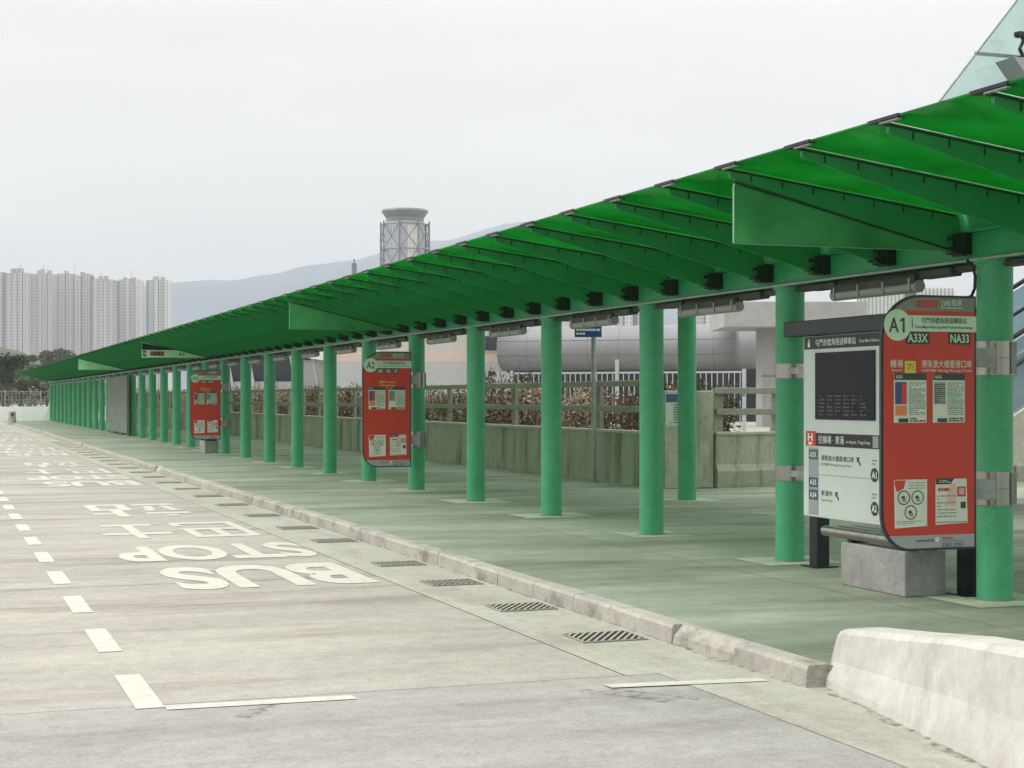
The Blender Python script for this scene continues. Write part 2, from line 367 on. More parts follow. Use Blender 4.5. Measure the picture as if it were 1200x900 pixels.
def scuff(pts, w):
    m_ = MB()
    for (xa, ya), (xb, yb) in zip(pts, pts[1:]):
        d = Vector((yb-ya, xa-xb, 0)).normalized()*w/2
        m_.quad((xa-d.x, ya-d.y, .0035), (xb-d.x, yb-d.y, .0035), (xb+d.x, yb+d.y, .0035), (xa+d.x, ya+d.y, .0035))
    put('tyre_mark', m_.mesh('tyre_mark', ['scuff']), road)
sm_ = bpy.data.materials.new('scuff'); sm_.use_nodes = True; t_ = sm_.node_tree; b_ = t_.nodes['Principled BSDF']
b_.inputs['Base Color'].default_value = (.10, .095, .09, 1); b_.inputs['Roughness'].default_value = .8
tc_ = t_.nodes.new('ShaderNodeTexCoord'); n_ = t_.nodes.new('ShaderNodeTexNoise'); n_.inputs['Scale'].default_value = 14; n_.inputs['Detail'].default_value = 6
r_ = t_.nodes.new('ShaderNodeMapRange'); r_.inputs['From Min'].default_value = .46; r_.inputs['From Max'].default_value = .62; r_.inputs['To Max'].default_value = .42
t_.links.new(tc_.outputs['Object'], n_.inputs['Vector']); t_.links.new(n_.outputs['Fac'], r_.inputs['Value']); t_.links.new(r_.outputs[0], b_.inputs['Alpha'])
M['scuff'] = sm_
scuff([(1.55, 8.6), (1.72, 8.85), (1.84, 9.02)], .10)
scuff([(3.55, 8.72), (3.75, 8.5), (3.92, 8.2)], .11)
scuff([(3.72, 8.72), (3.92, 8.48), (4.06, 8.24)], .05)

# ------------------------------------------------------------------ drain grates in the gutter
gm = MB(); gm.box(-.27, -.235, .001, .27, .235, .006, 1)
def clip_u(P, u0, u1):
    def cut(P, keep, u):
        o = []
        for p, q in zip(P, P[1:]+P[:1]):
            if keep(p): o.append(p)
            if keep(p) != keep(q): f = (u-p[0])/(q[0]-p[0]); o.append((u, p[1]+(q[1]-p[1])*f))
        return o
    return cut(cut(P, lambda p: p[0] >= u0, u0), lambda p: p[0] <= u1, u1)
for i in range(-4, 9):
    a = -.25+.064*i
    P = clip_u([(a-.014, -.235), (a+.014, -.235), (a+.014+.30, .235), (a-.014+.30, .235)], -.27, .27)
    if len(P) > 2: gm.prism([(x, y, .0065) for x, y in P], (0, 0, .004), 0)
for a, b in (((-.285, -.25), (.285, -.236)), ((-.285, .236), (.285, .25)), ((-.285, -.236), (-.271, .236)), ((.271, -.236), (.285, .236))):
    gm.box(a[0], a[1], .001, b[0], b[1], .0095, 0)
gmesh = gm.mesh('drain_grate', ['grate', 'pit'])
gl = ['square cast iron drain grate in the gutter, the one closest to the white concrete barrier',
      'square cast iron drain grate in the gutter, second from the white concrete barrier',
      'square cast iron drain grate in the gutter, third from the white concrete barrier',
      'square cast iron drain grate in the gutter, fourth from the white concrete barrier',
      'square iron drain grate beside the letter B of the nearest road lettering',
      'square iron drain grate beside the word STOP painted on the nearest bay']
gy = [10.62, 12.36, 14.22, 16.02, 18.87, 20.9, 23.3] + [25.8+2.4*i for i in range(17)]
for i, y in enumerate(gy):
    o = put('drain_grate', gmesh, None, (4.50, y, .002))
    o.scale = (.86, .84, 1)
    tag(o, gl[i] if i < 6 else 'thin dark drain grate in the far gutter seen almost edge on', 'drain grate', 'drain grates along the kerb')

# ------------------------------------------------------------------ the bus shelter canopy
CX, CY0, CS, NC = 7.80, 10.63, 3.20, 34
BX, BZ0, BZ1 = 7.66, 2.775, 3.02
EX, EZ = 5.58, 3.425                                    # outer roof edge
RX, RZ = 7.62, 3.15                                     # fin root
FS = CS/3; FY0 = 10.86
canopy = thing('bus_shelter_canopy', (CX, 60, PZ), 'long green glass bus shelter canopy on a row of round green columns', 'canopy')
def cpart(name, me, loc=(0, 0, 0)):
    return put(name, me, canopy, (loc[0]-CX, loc[1]-60, loc[2]-PZ))
YA, YB = 5.0, CY0+CS*(NC-1)+1.2
b = MB()
b.box(BX, YA, BZ0, BX+.28, YB, BZ0+.022); b.box(BX, YA, BZ1-.02, BX+.28, YB, BZ1)   # flanges
b.box(BX+.05, YA, BZ0+.022, BX+.23, YB, BZ1-.02); b.box(BX+.03, YA, BZ1+.001, BX+.32, YB, 3.165)
bev(cpart('beam', b.mesh('beam', ['greenbeam'])), .004, 1)
b = MB(); b.box(BX-.012, YA, BZ0-.006, BX-.002, YB, BZ0+.012); cpart('beam_edge_trim', b.mesh('beam_edge_trim', ['galv']))
col = MB()
col.tube((0,0,0), (0,0,BZ0-PZ), .139, 32)
col.tube((0,0,0), (0,0,.012), .154, 32, 1); col.tube((0,0,BZ0-PZ-.03), (0,0,BZ0-PZ-.001), .16, 32)
colm = col.mesh('column', ['greenpaint', 'jointpale'])
pm = MB().quad((-.42,-.42,0),(.42,-.42,0),(.42,.42,0),(-.42,.42,0)).mesh('base_patch', ['patch'])
cols = []
for k in range(-1, NC):
    cols.append(cpart('column', colm, (CX, CY0+CS*k, PZ))); cols[-1].rotation_euler = (0, 0, random.uniform(0, 6.28))
    o = put('base_patch', pm, platform, (CX, CY0+CS*k, PZ+.004)); o.scale = (random.uniform(.85, 1.2), random.uniform(.9, 1.15), 1)
# rear columns carry the rear wing where the platform is wide
RCX, RCZ = 10.95, 3.52
rc = MB(); rc.tube((0,0,0), (0,0,RCZ-PZ), .142, 32); rcm = rc.mesh('rear_column', ['greenpaint'])
for y in (22.6, 19.4):
    cpart('rear_column', rcm, (RCX, y, PZ)); put('base_patch', pm, platform, (RCX, y, PZ+.004))
# glass fins
t = .016
def lerp(a, b, k): return a+(b-a)*k
fin = MB()
prof = [(EX+.03, EZ-.014), (RX, RZ-.01), (RX+.05, 2.84), (RX-.10, 2.862), (EX+.05, EZ-.082), (EX+.03, EZ-.07)]
fin.prism([(x, -t, z) for x, z in prof], (0, 2*t, 0))
finm = fin.mesh('fin', ['fin'])
gk = MB()
gk.prism([(EX+.0, -.020, EZ-.010), (RX-.02, -.020, RZ-.006), (RX-.02, -.020, RZ-.024), (EX+.0, -.020, EZ-.028)], (0, .044, 0))
for i in range(7):
    k = .1+.13*i; x = lerp(EX, RX, k); z = lerp(EZ, RZ, k)-.03
    gk.box(x-.005, -.023, z-.05, x+.005, -.017, z)
gkm = gk.mesh('glazing_gasket', ['gasket'])
br = MB(); br.box(RX-.06, -.065, 2.83, RX+.10, -.02, 2.99); br.box(RX-.06, .02, 2.83, RX+.10, .065, 2.99); br.box(RX-.08, -.045, 2.84, RX+.02, .045, 2.865); br.box(RX+.0, -.075, 2.82, RX+.035, .075, 3.0)
for q in (-.045, .045):
    for z in (2.87, 2.95): br.tube((RX-.115, q, z), (RX-.07, q, z), .016, 8)
brm = br.mesh('bracket', ['bracket'])
ec = MB(); ec.box(EX-.028, -.20, EZ-.004, EX+.04, .14, EZ+.017, 0); ec.box(EX-.020, -.19, EZ-.018, EX+.01, .02, EZ-.008, 1)
ecm = ec.mesh('edge_clip', ['blackmetal', 'galv'])
pa = MB()
gt = .012
pa.prism([(EX-.02, .026, EZ), (RX+.06, .026, lerp(EZ, RZ, 2.10/2.04)), (RX+.06, FS-.026, lerp(EZ, RZ, 2.10/2.04)), (EX-.02, FS-.026, EZ)], (0, 0, gt))
pam = pa.mesh('roof_pane', ['roofglass'])
nf = int((YB-YA)/FS); f0 = -5
extraF, extraP = MB(), MB()
for k in range(f0, f0+nf-1):
    y = FY0+FS*k
    if k-f0 < 99:
        f = cpart('fin', finm, (0, y, 0)); put('glazing_gasket', gkm, f); put('bracket', brm, f); put('edge_clip', ecm, f)
        cpart('roof_pane', pam, (0, y, 0))
    else:
        extraF.prism([(x, y-t, z) for x, z in prof], (0, 2*t, 0))
        extraP.prism([(EX-.02, y+.026, EZ), (RX+.06, y+.026, RZ-.008), (RX+.06, y+FS-.026, RZ-.008), (EX-.02, y+FS-.026, EZ)], (0, 0, gt))
cpart('fin', extraF.mesh('fin', ['fin']))['kind'] = 'stuff'
cpart('roof_pane', extraP.mesh('roof_pane', ['roofglass']))['kind'] = 'stuff'
# rear wing
rw = MB(); rw.prism([(BX+.30, YA, 3.10), (11.25, YA, 3.74), (11.25, YB, 3.74), (BX+.30, YB, 3.10)], (0, 0, .012))
cpart('rear_roof_glass', rw.mesh('rear_roof_glass', ['roofglass']))
rr = MB()
for k in range(f0, f0+nf-1, 3):
    y = CY0+CS*((k-f0)//3-1)
    rr.prism([(BX+.2, y-.03, 3.06), (11.2, y-.03, 3.70), (11.2, y-.03, 3.58), (BX+.2, y-.03, 2.90)], (0, .06, 0))
rr.box(RCX-.05, YA, 3.50, RCX+.05, YB, 3.62)
cpart('rear_rafter', rr.mesh('rear_rafter', ['greenbeam']))
# cable trunking under the beam
ct = MB(); ct.box(CX-.02, YA, BZ0-.055, CX+.13, YB, BZ0-.002)
for k in range(-1, NC-1):
    y = CY0+CS*k
    ct.box(CX-.06, y+.5, BZ0-.085, CX+.06, y+.95, BZ0-.012); ct.box(CX-.05, y+2.3, BZ0-.075, CX+.04, y+2.7, BZ0-.008)
bev(cpart('cable_trunking', ct.mesh('cable_trunking', ['tray'])), .01, 1)
# luminaires hang under the beam, one a bay
lb = MB(); lb.box(-.05, -.66, -.065, .05, .66, 0, 0)
lb.tube((0, -.68, -.085), (0, .68, -.085), .052, 14, 1)
for y in (-.60, -.2, .2, .60): lb.box(-.058, y-.014, -.12, .058, y+.014, -.02, 2)
lbm = lb.mesh('tube_light', ['tray', 'diffuser', 'galv'])
near_l = ['grey tube light fitting under the canopy beam above the passenger information board',
          'grey tube light fitting under the canopy beam, second bay from the information board',
          'grey tube light fitting under the canopy beam just past the blue street sign',
          'grey tube light fitting under the canopy beam, next one after the blue street sign bay']
for k in range(0, NC-1):
    o = put('tube_light', lbm, None, (CX-.05, CY0+CS*k+1.62, BZ0-.056))
    tag(o, near_l[k] if k < 4 else 'small grey tube light fitting under the far run of the canopy beam', 'light fitting', 'tube lights under the canopy beam')

# ------------------------------------------------------------------ hanging glass fins at the bus stops
def hang(k, mt, label, sign=False):
    y = FY0+FS*k
    h = thing('hanging_stop_panel', (EX+.07, y, 2.86), label, 'hanging panel', 'triangular panels hanging at the bus stops')
    px = MB()
    px.prism([(0, -.012, 0), (1.98, -.012, -.0), (1.86, -.012, .006), (0.0, -.012, .444)], (0, .024, 0))
    put('glass_sheet', px.mesh('glass_sheet', [mt]), h)
    g_ = MB(); g_.prism([(.0, -.021, .462), (1.90, -.021, .012), (1.90, -.021, -.004), (.0, -.021, .446)], (0, .042, 0)); put('top_gasket', g_.mesh('top_gasket', ['gasket']), h)
    e = MB(); e.box(-.005, -.013, -.006, 1.98, .013, -.001); e.box(-.005, -.013, -.006, -.001, .013, .43)
    put('edge_trim', e.mesh('edge_trim', ['trimgreen']), h)
    if sign:
        s_ = Sheet((0, -.0145, 0), (1, 0, 0), (0, 0, 1))
        s_.poly([(0, .215), (1.05, .215), (0, .418)], 0, 0); s_.rect(0, .02, 1.55, .205, .001, 1); s_.rect(1.55, .03, 1.9, .11, .001, 1)
        s_.rect(.02, .03, .12, .195, .003, 0); s_.rect(.23, .05, .62, .175, .003, 0)
        s_.text('A3', .035, .07, .105, .16, .005, 1, .03); s_.text('\u5df4\u58eb\u7ad9', .25, .06, .60, .165, .005, 2, .03); s_.text('A3', 1.02, .06, 1.2, .15, .003, 3, .02)
        put('sign_print', s_.mesh('sign_print', ['black', 'palegreen', 'orange', 'print']), h)
    return h
hang(0, 'hangglass', 'green glass panel hanging from the canopy above the A1 stop sign')
hang(15, 'hangglass', 'green glass panel hanging from the canopy above the A2 stop sign')
hang(34, 'palesheet', 'black and pale green lit sign hanging from the canopy above the A3 stop', True)
hang(54, 'palesheet', 'plain pale green triangular panel hanging near the far end of the canopy')

# ------------------------------------------------------------------ bus stop signs
SW, SH = .835, 1.92
def outline(inset=0, k=9):
    r1, r2, i = .34, .27, inset; P = [(SW-i, i), (SW-i, SH-i)]
    P += [(r1+(r1-i)*math.cos(a), SH-r1+(r1-i)*math.sin(a)*1.0) for a in [R(90+90*j/k) for j in range(k+1)]]
    P += [(r2*.9+(r2*.9-i)*math.cos(a), r2*1.05+(r2*1.05-i)*math.sin(a)) for a in [R(180+90*j/k) for j in range(k+1)]]
    return P
def clip(P, v0, v1):
    def cut(P, keep, v):
        o = []
        for a, b in zip(P, P[1:]+P[:1]):
            if keep(a): o.append(a)
            if keep(a) != keep(b): q = (v-a[1])/(b[1]-a[1]); o.append((a[0]+(b[0]-a[0])*q, v))
        return o
    return cut(cut(P, lambda p: p[1] >= v0, v0), lambda p: p[1] <= v1, v1)
def stop_sign(num, routes, y, label, detail, colk):
    z0 = .555
    x0 = 6.645 if detail == 1 else 6.70
    s = thing('bus_stop_sign', (CX, CY0+CS*colk, PZ), label, 'bus stop sign', 'red bus stop signs on the columns')
    O = (x0-CX, y-(CY0+CS*colk), z0-PZ); U, V = (1, 0, 0), (0, 0, 1)
    def sheet(): return Sheet(O, U, V)
    def add(name, sh, mats, par=s): return put(name, sh.mesh(name, mats), par)
    P = lambda x, y: ((x-1030)*SW/110, (643-y)*SH/298)
    a = sheet(); a.slab(outline(), -.03, -.004, 0); add('casing', a, ['charcoal'])
    a = sheet(); a.poly(clip(outline(.018), .115, 1.80), 0.0); face = add('red_face', a, ['red'])
    a = sheet(); a.poly(clip(outline(.018), 1.80, 9), 0.0); add('header_band', a, ['signgrey'])
    a = sheet(); a.poly(clip(outline(.018), -1, .115), 0.0); add('footer_band', a, ['lightgrey'])
    # name strip with the number disc
    a = sheet(); a.rect(.10, 1.645, SW-.002, 1.765, .003); strip = add('name_strip', a, ['palegreen'])
    a = sheet()
    a.text('\u5c6f\u9580\u8d64\u9c72\u89d2\u96a7\u9053\u8f49\u8eca\u7ad9', .345, 1.705, .745, 1.752, .0055, 0, .012)
    a.text('Tuen Mun-Chek Lap Kok Tunnel Interchange', .285, 1.662, .80, 1.690, .0055, 0, .01)
    a.rect(.262, 1.672, .267, 1.745, .0055, 0)
    put('lettering', a.mesh('lettering', ['print']), strip)
    a = sheet(); a.disc(.136, 1.69, .118, .0065, 0, 44); d = add('number_disc', a, ['palegreen'])
    a = sheet(); (a.text('A', .060, 1.635, .145, 1.745, .0095, 0, .012), a.poly([(.178, 1.635), (.195, 1.635), (.195, 1.745), (.180, 1.745), (.155, 1.727), (.155, 1.712), (.178, 1.724)], .0095)) if num == 'A1' else a.text(num, .068, 1.635, .205, 1.745, .0095, 0, .012); put('lettering', a.mesh('lettering', ['print']), d)
    # header marks
    a = sheet(); a.rect(.31, 1.827, .485, 1.877, .004, 0); a.text('\u9f8d\u904b\u5df4\u58eb', .32, 1.837, .475, 1.868, .007, 1, .02)
    a.text('LWB', .52, 1.838, .60, 1.88, .004, 2, .02); a.text('\u9f8d\u904b', .61, 1.842, .70, 1.89, .004, 2, .02); a.rect(.515, 1.822, .71, 1.828, .004, 2)
    add('operator_marks', a, ['redlogo', 'signgrey', 'palegreen'])
    # routes
    for (t_, u0, u1) in routes:
        a = sheet(); a.rect(u0-.015, 1.55, u1+.015, 1.64, .003, 0); pl = add('route_plate', a, ['print'])
        a = sheet(); a.text(t_, u0, 1.562, u1, 1.628, .0055, 0, .02); put('lettering', a.mesh('lettering', ['palegreen']), pl)
    a = sheet()
    if detail == 1:
        a.text('\u6a5f\u5834', .075, 1.372, .185, 1.432, .003, 0, .02); a.text('Airport', .085, 1.340, .18, 1.362, .003, 0, .01)
        a.rect(.20, 1.332, .295, 1.422, .003, 1); a.text('\u2708', .215, 1.350, .28, 1.405, .0055, 2, .0)
        a.text('\u6e2f\u73e0\u6fb3\u5927\u6a4b\u9999\u6e2f\u53e3\u5cb8', .345, 1.372, .79, 1.432, .003, 0, .02)
        a.text('HZMB Hong Kong Port', .35, 1.338, .79, 1.362, .003, 0, .01)
    else:
        a.text('\u6a5f\u5834 Airport', .29, 1.385, .56, 1.435, .003, 1, .02); a.text('Hong Kong', .30, 1.332, .55, 1.372, .003, 1, .02)
    add('destination_lettering', a, ['paper', 'yellow', 'print'])
    # timetable pockets and notices
    for i, u in enumerate((.105, .445)):
        a = sheet(); a.O = a.O+a.V*.115; a.rect(u, .845, u+.285, 1.215, .003, 0); po = add('timetable', a, ['paper' if detail != 3 else 'papergreen'])
        a = sheet(); a.O = a.O+a.V*.115
        a.rect(u+.002, 1.165, u+.283, 1.215, .006, 0); a.text(routes[i % len(routes)][0], u+.015, 1.177, u+.075, 1.202, .008, 3, .02)
        a.rect(u+.01, .985, u+.11, 1.15, .006, 1 if i == 0 else 2)
        if i == 0: a.rect(u+.065, .99, u+.108, 1.14, .008, 6); a.rect(u+.012, .9, u+.11, .975, .006, 5)
        else: a.lines(u+.015, .99, u+.108, 1.14, .008, 0, 10, .4, 5)
        a.lines(u+.13, .90, u+.275, 1.15, .006, 2, 17, .5, 11+i); a.lines(u+.15, .95, u+.26, 1.1, .007, 4, 7, .6, 21+i)
        a.rect(u+.04, .848, u+.125, .878, .006, 0); a.lines(u+.14, .85, u+.275, .885, .006, 0, 2, .6, 31+i)
        put('print', a.mesh('print', ['print', 'blueprint', 'printgrey', 'palegreen', 'papergreen', 'orange', 'redlogo']), po)
    a = sheet(); a.poly([(.112, .172), (.395, .185), (.395, .535), (.105, .535)], .004); p1 = add('notice', a, ['paper'])
    a = sheet(); a.poly([(.11, .50), (.13, .445), (.19, .47), (.205, .53), (.11, .53)], .007, 1); a.lines(.23, .46, .38, .52, .007, 2, 3, .3, 4)
    for u, v in ((.19, .40), (.31, .40), (.25, .29)):
        a.ring(u, v, .054, .008, .007, 0); a.disc(u-.005, v, .016, .007, 0, 10); a.rect(u-.012, v-.03, u+.02, v-.005, .0075, 3)
    a.lines(.13, .20, .36, .23, .007, 2, 2, .4, 9)
    put('print', a.mesh('print', ['print', 'redlogo', 'printgrey', 'printgrey']), p1)
    a = sheet(); a.poly([(.468, .19), (.755, .20), (.745, .535), (.468, .535)], .004); p2 = add('notice', a, ['paper'])
    a = sheet(); a.poly([(.47, .495), (.60, .495), (.635, .54), (.47, .54)], .007, 0); a.lines(.50, .505, .60, .528, .009, 3, 2, .5, 3)
    a.rect(.66, .40, .735, .475, .007, 1); a.text('\u8eca', .67, .41, .725, .465, .009, 3, .02); a.rect(.69, .31, .735, .36, .007, 0); a.poly([(.55, .33), (.65, .33), (.65, .50), (.60, .50)], .006, 4)
    a.lines(.49, .44, .60, .47, .008, 1, 1, .8, 4); a.lines(.48, .24, .65, .42, .008, 2, 7, .35, 8); a.rect(.47, .205, .745, .213, .008, 2)
    put('print', a.mesh('print', ['print', 'redlogo', 'printgrey', 'paper', 'pinkpaper']), p2)
    a = sheet(); a.text('2261 2791', .53, .022, .71, .052, .003, 0, .02); a.text('Hotline', .53, .078, .63, .098, .003, 1, .02); a.rect(.53, .064, .72, .067, .003, 0)
    a.disc(.485, .08, .02, .003, 2, 16); a.text('www.lwb.hk', .30, .065, .46, .088, .003, 0, .01)
    add('footer_lettering', a, ['tagblue', 'redlogo', 'paper'])
    # clamp bands round the column and the arms to the sign
    for z in (.87, 1.88):
        m_ = MB(); m_.tube((0,0,z-.13), (0,0,z+.13), .147, 32); m_.tube((0,0,z-.004), (0,0,z+.004), .149, 32, 1)
        for a_ in (-2.2, -1.2, -.5): 
            x_, y_ = .150*math.cos(a_), .150*math.sin(a_); m_.box(x_-.012, y_-.012, z-.125, x_+.012, y_+.012, z+.125, 1)
        bd = put('clamp_band', m_.mesh('clamp_band', ['steel', 'steelmatt']), s)
        m_ = MB(); m_.box(-.34, O[1]+.03, z-.075, -.12, O[1]+.10, z+.075); put('sign_arm', m_.mesh('sign_arm', ['galv']), bd)
    if detail == 1:
        m_ = MB(); m_.path([(-.33, .02, 2.33-.0), (-.20, .02, 2.36), (-.17, .02, 2.42), (-.165, .02, 2.52), (-.19, .02, 2.60), (-.24, .02, 2.64)], .012); put('cable', m_.mesh('cable', ['black']), s)
    return s
stop_sign('A1', [('A33X', .225, .40), ('NA33', .60, .765)], 10.42, 'red A1 bus stop sign showing routes A33X and NA33, beside the white information board', 1, 0)
stop_sign('A2', [('A34', .26, .34), ('A36', .40, .48), ('A37', .54, .60)], 26.05, 'red A2 bus stop sign with nothing standing below it, at mid platform', 2, 5)
stop_sign('A3', [('A3', .30, .40), ('A38', .50, .62)], 45.0, 'red A3 bus stop sign above a grey block, smallest of the red signs', 3, 11)

# ------------------------------------------------------------------ passenger information board
IY0, IY1 = 10.86, 13.33; IX = 7.66
ib = thing('information_board', (7.75, (IY0+IY1)/2, PZ), 'white passenger information board with dark screen under a black top beam', 'information board')
def ip(name, m_, mats, par=ib): return put(name, m_.mesh(name, mats), par, (-7.75, -(IY0+IY1)/2, -PZ) if par is ib else (0, 0, 0))
m_ = MB(); m_.box(IX, IY0, .605, IX+.05, IY1, 2.27); bev(ip('panel', m_, ['offwhite']), .006, 1)
m_ = MB(); m_.box(IX-.03, IY0-.0, 2.28, IX+.16, 13.66, 2.42); bev(ip('top_beam', m_, ['charcoal']), .008, 1)
for y in (10.93, 13.24):
    m_ = MB(); m_.box(IX+.052, y-.07, PZ, IX+.18, y+.07, 2.28); p_ = ip('post', m_, ['blackmetal'])
    m_ = MB(); m_.box(IX-.01, y-.13, PZ+.0045, IX+.24, y+.13, PZ+.016); put('base_plate', m_.mesh('base_plate', ['blackmetal']), p_)
O = (IX, IY1, .605); U, V = (0, -1, 0), (0, 0, 1)
def isheet(): return Sheet(O, U, V)
# left part of the board, in metres from its far edge
a = isheet(); a.rect(.02, 1.545, 2.58, 1.66, .003, 0); hb = ip('header_strip', a, ['black'])
a = isheet(); a.disc(.11, 1.625, .013, .006, 0, 12); a.rect(.09, 1.565, .13, 1.61, .006, 0)
a.text('\u5c6f\u9580\u8d64\u9c72\u89d2\u96a7\u9053\u8f49\u8eca\u7ad9', .23, 1.57, .92, 1.635, .006, 0, .02); a.text('Tuen Mun-Chek Lap Kok Tunnel Interchange', .97, 1.575, 1.75, 1.61, .006, 0, .01)
put('lettering', a.mesh('lettering', ['white']), hb)
a = isheet(); a.slab([(.23, .90), (1.23, .90), (1.23, 1.51), (.23, 1.51)], .002, .012, 0); sc_ = ip('screen', a, ['screen'])
a = isheet()
for i in range(6): a.lines(.30+.14*i, .93, .40+.14*i, 1.13, .014, 0, 6, .45, 40+i)
put('screen_print', a.mesh('screen_print', ['screentext']), sc_)
a = isheet(); a.rect(.05, .655, 2.5, .775, .003, 0); a.rect(.06, .655, .23, .79, .005, 1); a.rect(1.19, .665, 1.28, .765, .005, 3)
a.text('H', .09, .70, .18, .77, .007, 2, .04); a.rect(.10, .665, .17, .69, .007, 2)
a.text('\u5f80\u6a5f\u5834 \u00b7 \u6771\u6d8c', .28, .68, .72, .755, .007, 2, .03); a.text('to Airport / Tung Chung', .76, .685, 1.15, .72, .007, 2, .01)
ip('direction_strip', a, ['black', 'redlogo', 'white', 'lightgrey'])
a = isheet(); a.rect(.10, .02, .27, .64, .003, 0)
for (v, t_, m2) in ((.575, 'A33X', 2), (.32, 'A35', 1), (.205, 'A34', 1)):
    a.rect(.105, v-.045, .265, v+.045, .005, m2); a.text(t_, .125, v-.025, .245, v+.025, .007, 3, .02)
ip('route_tags', a, ['lightgrey', 'tagblue', 'taggreen', 'white'])
a = isheet()
a.text('\u6e2f\u73e0\u6fb3\u5927\u6a4b\u9999\u6e2f\u53e3\u5cb8', .32, .525, .88, .575, .003, 0, .02); a.text('HZMB Hong Kong Port', .32, .475, .84, .505, .003, 1, .01)
a.text('\u6771\u6d8c\u5e02', .32, .205, .52, .255, .003, 0, .02); a.text('Tung Chung', .32, .15, .52, .18, .003, 1, .01)
for u, v in ((.96, .54), (.60, .215)):
    a.poly([(u-.03, v+.035), (u+.02, v+.035), (u-.03, v-.015)], .003, 0); a.poly([(u-.02, v+.012), (u-.008, v+.024), (u+.035, v-.03), (u+.022, v-.042)], .0035, 0)
a.rect(.28, .392, 1.22, .396, .003, 1)
for v, t_ in ((.43, 'A1'), (.14, 'A2')):
    a.disc(1.215, v, .062, .003, 0, 28); a.text(t_, 1.175, v-.03, 1.255, v+.03, .006, 2, .03); a.lines(1.17, v+.08, 1.25, v+.14, .003, 1, 2, .5, 5)
ip('direction_lettering', a, ['print', 'printgrey', 'white'])
m_ = MB()
for z in (.98, 1.96):
    m_ = MB(); m_.tube((CX, CY0+CS, z-.07+.0), (CX, CY0+CS, z+.07), .147, 32)
    m_.box(IX+.06, 13.40, z-.03, IX+.12, 13.70, z+.03, 1)
    ip('clamp_band', m_, ['steel', 'galv'])

# ------------------------------------------------------------------ benches
def bench(x, y, L_, label):
    s = thing('perch_bench', (x, y, PZ), label, 'bench', 'concrete block benches at the stops')
    m_ = MB(); m_.box(-.19, -L_/2, 0, .19, L_/2, .36); bev(put('base_block', m_.mesh('base_block', ['block']), s), .012, 2)
    for dx in (-.16, 0, .16):
        m_ = MB(); m_.tube((dx, -L_/2-.1, .43), (dx, L_/2+.30, .43), .045, 16)
        for i in range(5): m_.tube((dx, -L_/2+.2*i, .43), (dx, -L_/2+.2*i+.012, .43), .047, 16)
        put('seat_tube', m_.mesh('seat_tube', ['steel']), s)
    for y_ in (-L_/2+.11, L_/2-.11): put('bracket', MB().box(-.17, y_-.03, .36, .17, y_+.03, .395).mesh('bracket', ['bracket']), s)
bench(7.40, 11.45, .96, 'grey concrete block bench with steel seat tubes under the A1 sign')
bench(7.45, 46.5, .9, 'grey concrete block bench under the A3 sign')
# long grey hoarding at the far stop
hp = thing('grey_hoarding', (7.56, 71.8, PZ), 'tall plain grey hoarding standing in front of the far green columns', 'hoarding')
m_ = MB(); m_.box(-.04, -4, .12, .04, 4, 2.5)
mat('hoardgrey', (.17, .20, .17), .7, 0, .2, 1.5); put('sheet_panel', m_.mesh('sheet_panel', ['hoardgrey']), hp)
for y in (-3.6, 0, 3.6): m_ = MB(); m_.box(.042, y-.05, 0, .09, y+.05, 2.45); put('post', m_.mesh('post', ['galv']), hp)

# ------------------------------------------------------------------ white concrete barrier, near end of the kerb
bb = MB()
secs = []
for (y, xf, h) in ((8.46, 4.985, .135), (8.42, 4.97, .25), (8.36, 4.955, .325), (8.26, 4.935, .352), (7.5, 4.80, .43), (6.8, 4.675, .51), (6.0, 4.52, .57), (4.5, 4.25, .60), (1.5, 3.75, .60)):
    secs.append([(xf-.01, y, -.01), (xf, y, .05), (xf+.045, y, h*.45), (xf+.075, y, h-.03), (xf+.10, y, h), (xf+.33, y, h), (xf+.36, y, h-.03), (xf+.42, y, .10)])
k = len(secs[0])
for s_ in secs: bb.v += s_
for i in range(len(secs)-1):
    for j in range(k-1): bb.f.append([i*k+j, i*k+j+1, (i+1)*k+j+1, (i+1)*k+j]); bb.m.append(0); bb.sm.append(False)
bb.f.append(list(range(k))[::-1]); bb.m.append(0); bb.sm.append(False)
bo = tag(bev(put('concrete_barrier', bb.mesh('concrete_barrier', ['barrier'])), .008, 2), 'low sloping white concrete barrier joining the end of the kerb', 'barrier')

db = MB()
def foot(y): 
    for a_, b_ in zip(secs, secs[1:]):
        if b_[0][1] <= y <= a_[0][1]: return lerp(a_[0][0], b_[0][0], (a_[0][1]-y)/(a_[0][1]-b_[0][1]))
for i in range(30):
    y0_, y1_ = 8.30-.2*i, 8.10-.2*i; xa, xb = foot(y0_), foot(y1_); w0 = .05+.03*math.sin(i*1.7); w1 = .05+.03*math.sin((i+1)*1.7)
    db.quad((xa-w0, y0_, .0062), (xa+.05, y0_, .0062), (xb+.05, y1_, .0062), (xb-w1, y1_, .0062))
for i in range(70):
    y0_, y1_ = 8.4+1.2*i, 9.6+1.2*i; w0 = .03+.02*math.sin(i*2.3); w1 = .03+.02*math.sin((i+1)*2.3)
    db.quad((KX-w0, y0_, .0062), (KX+.01, y0_, .0062), (KX+.01, y1_, .0062), (KX-w1, y1_, .0062))
put('dirt_line', db.mesh('dirt_line', ['scuff']), road)

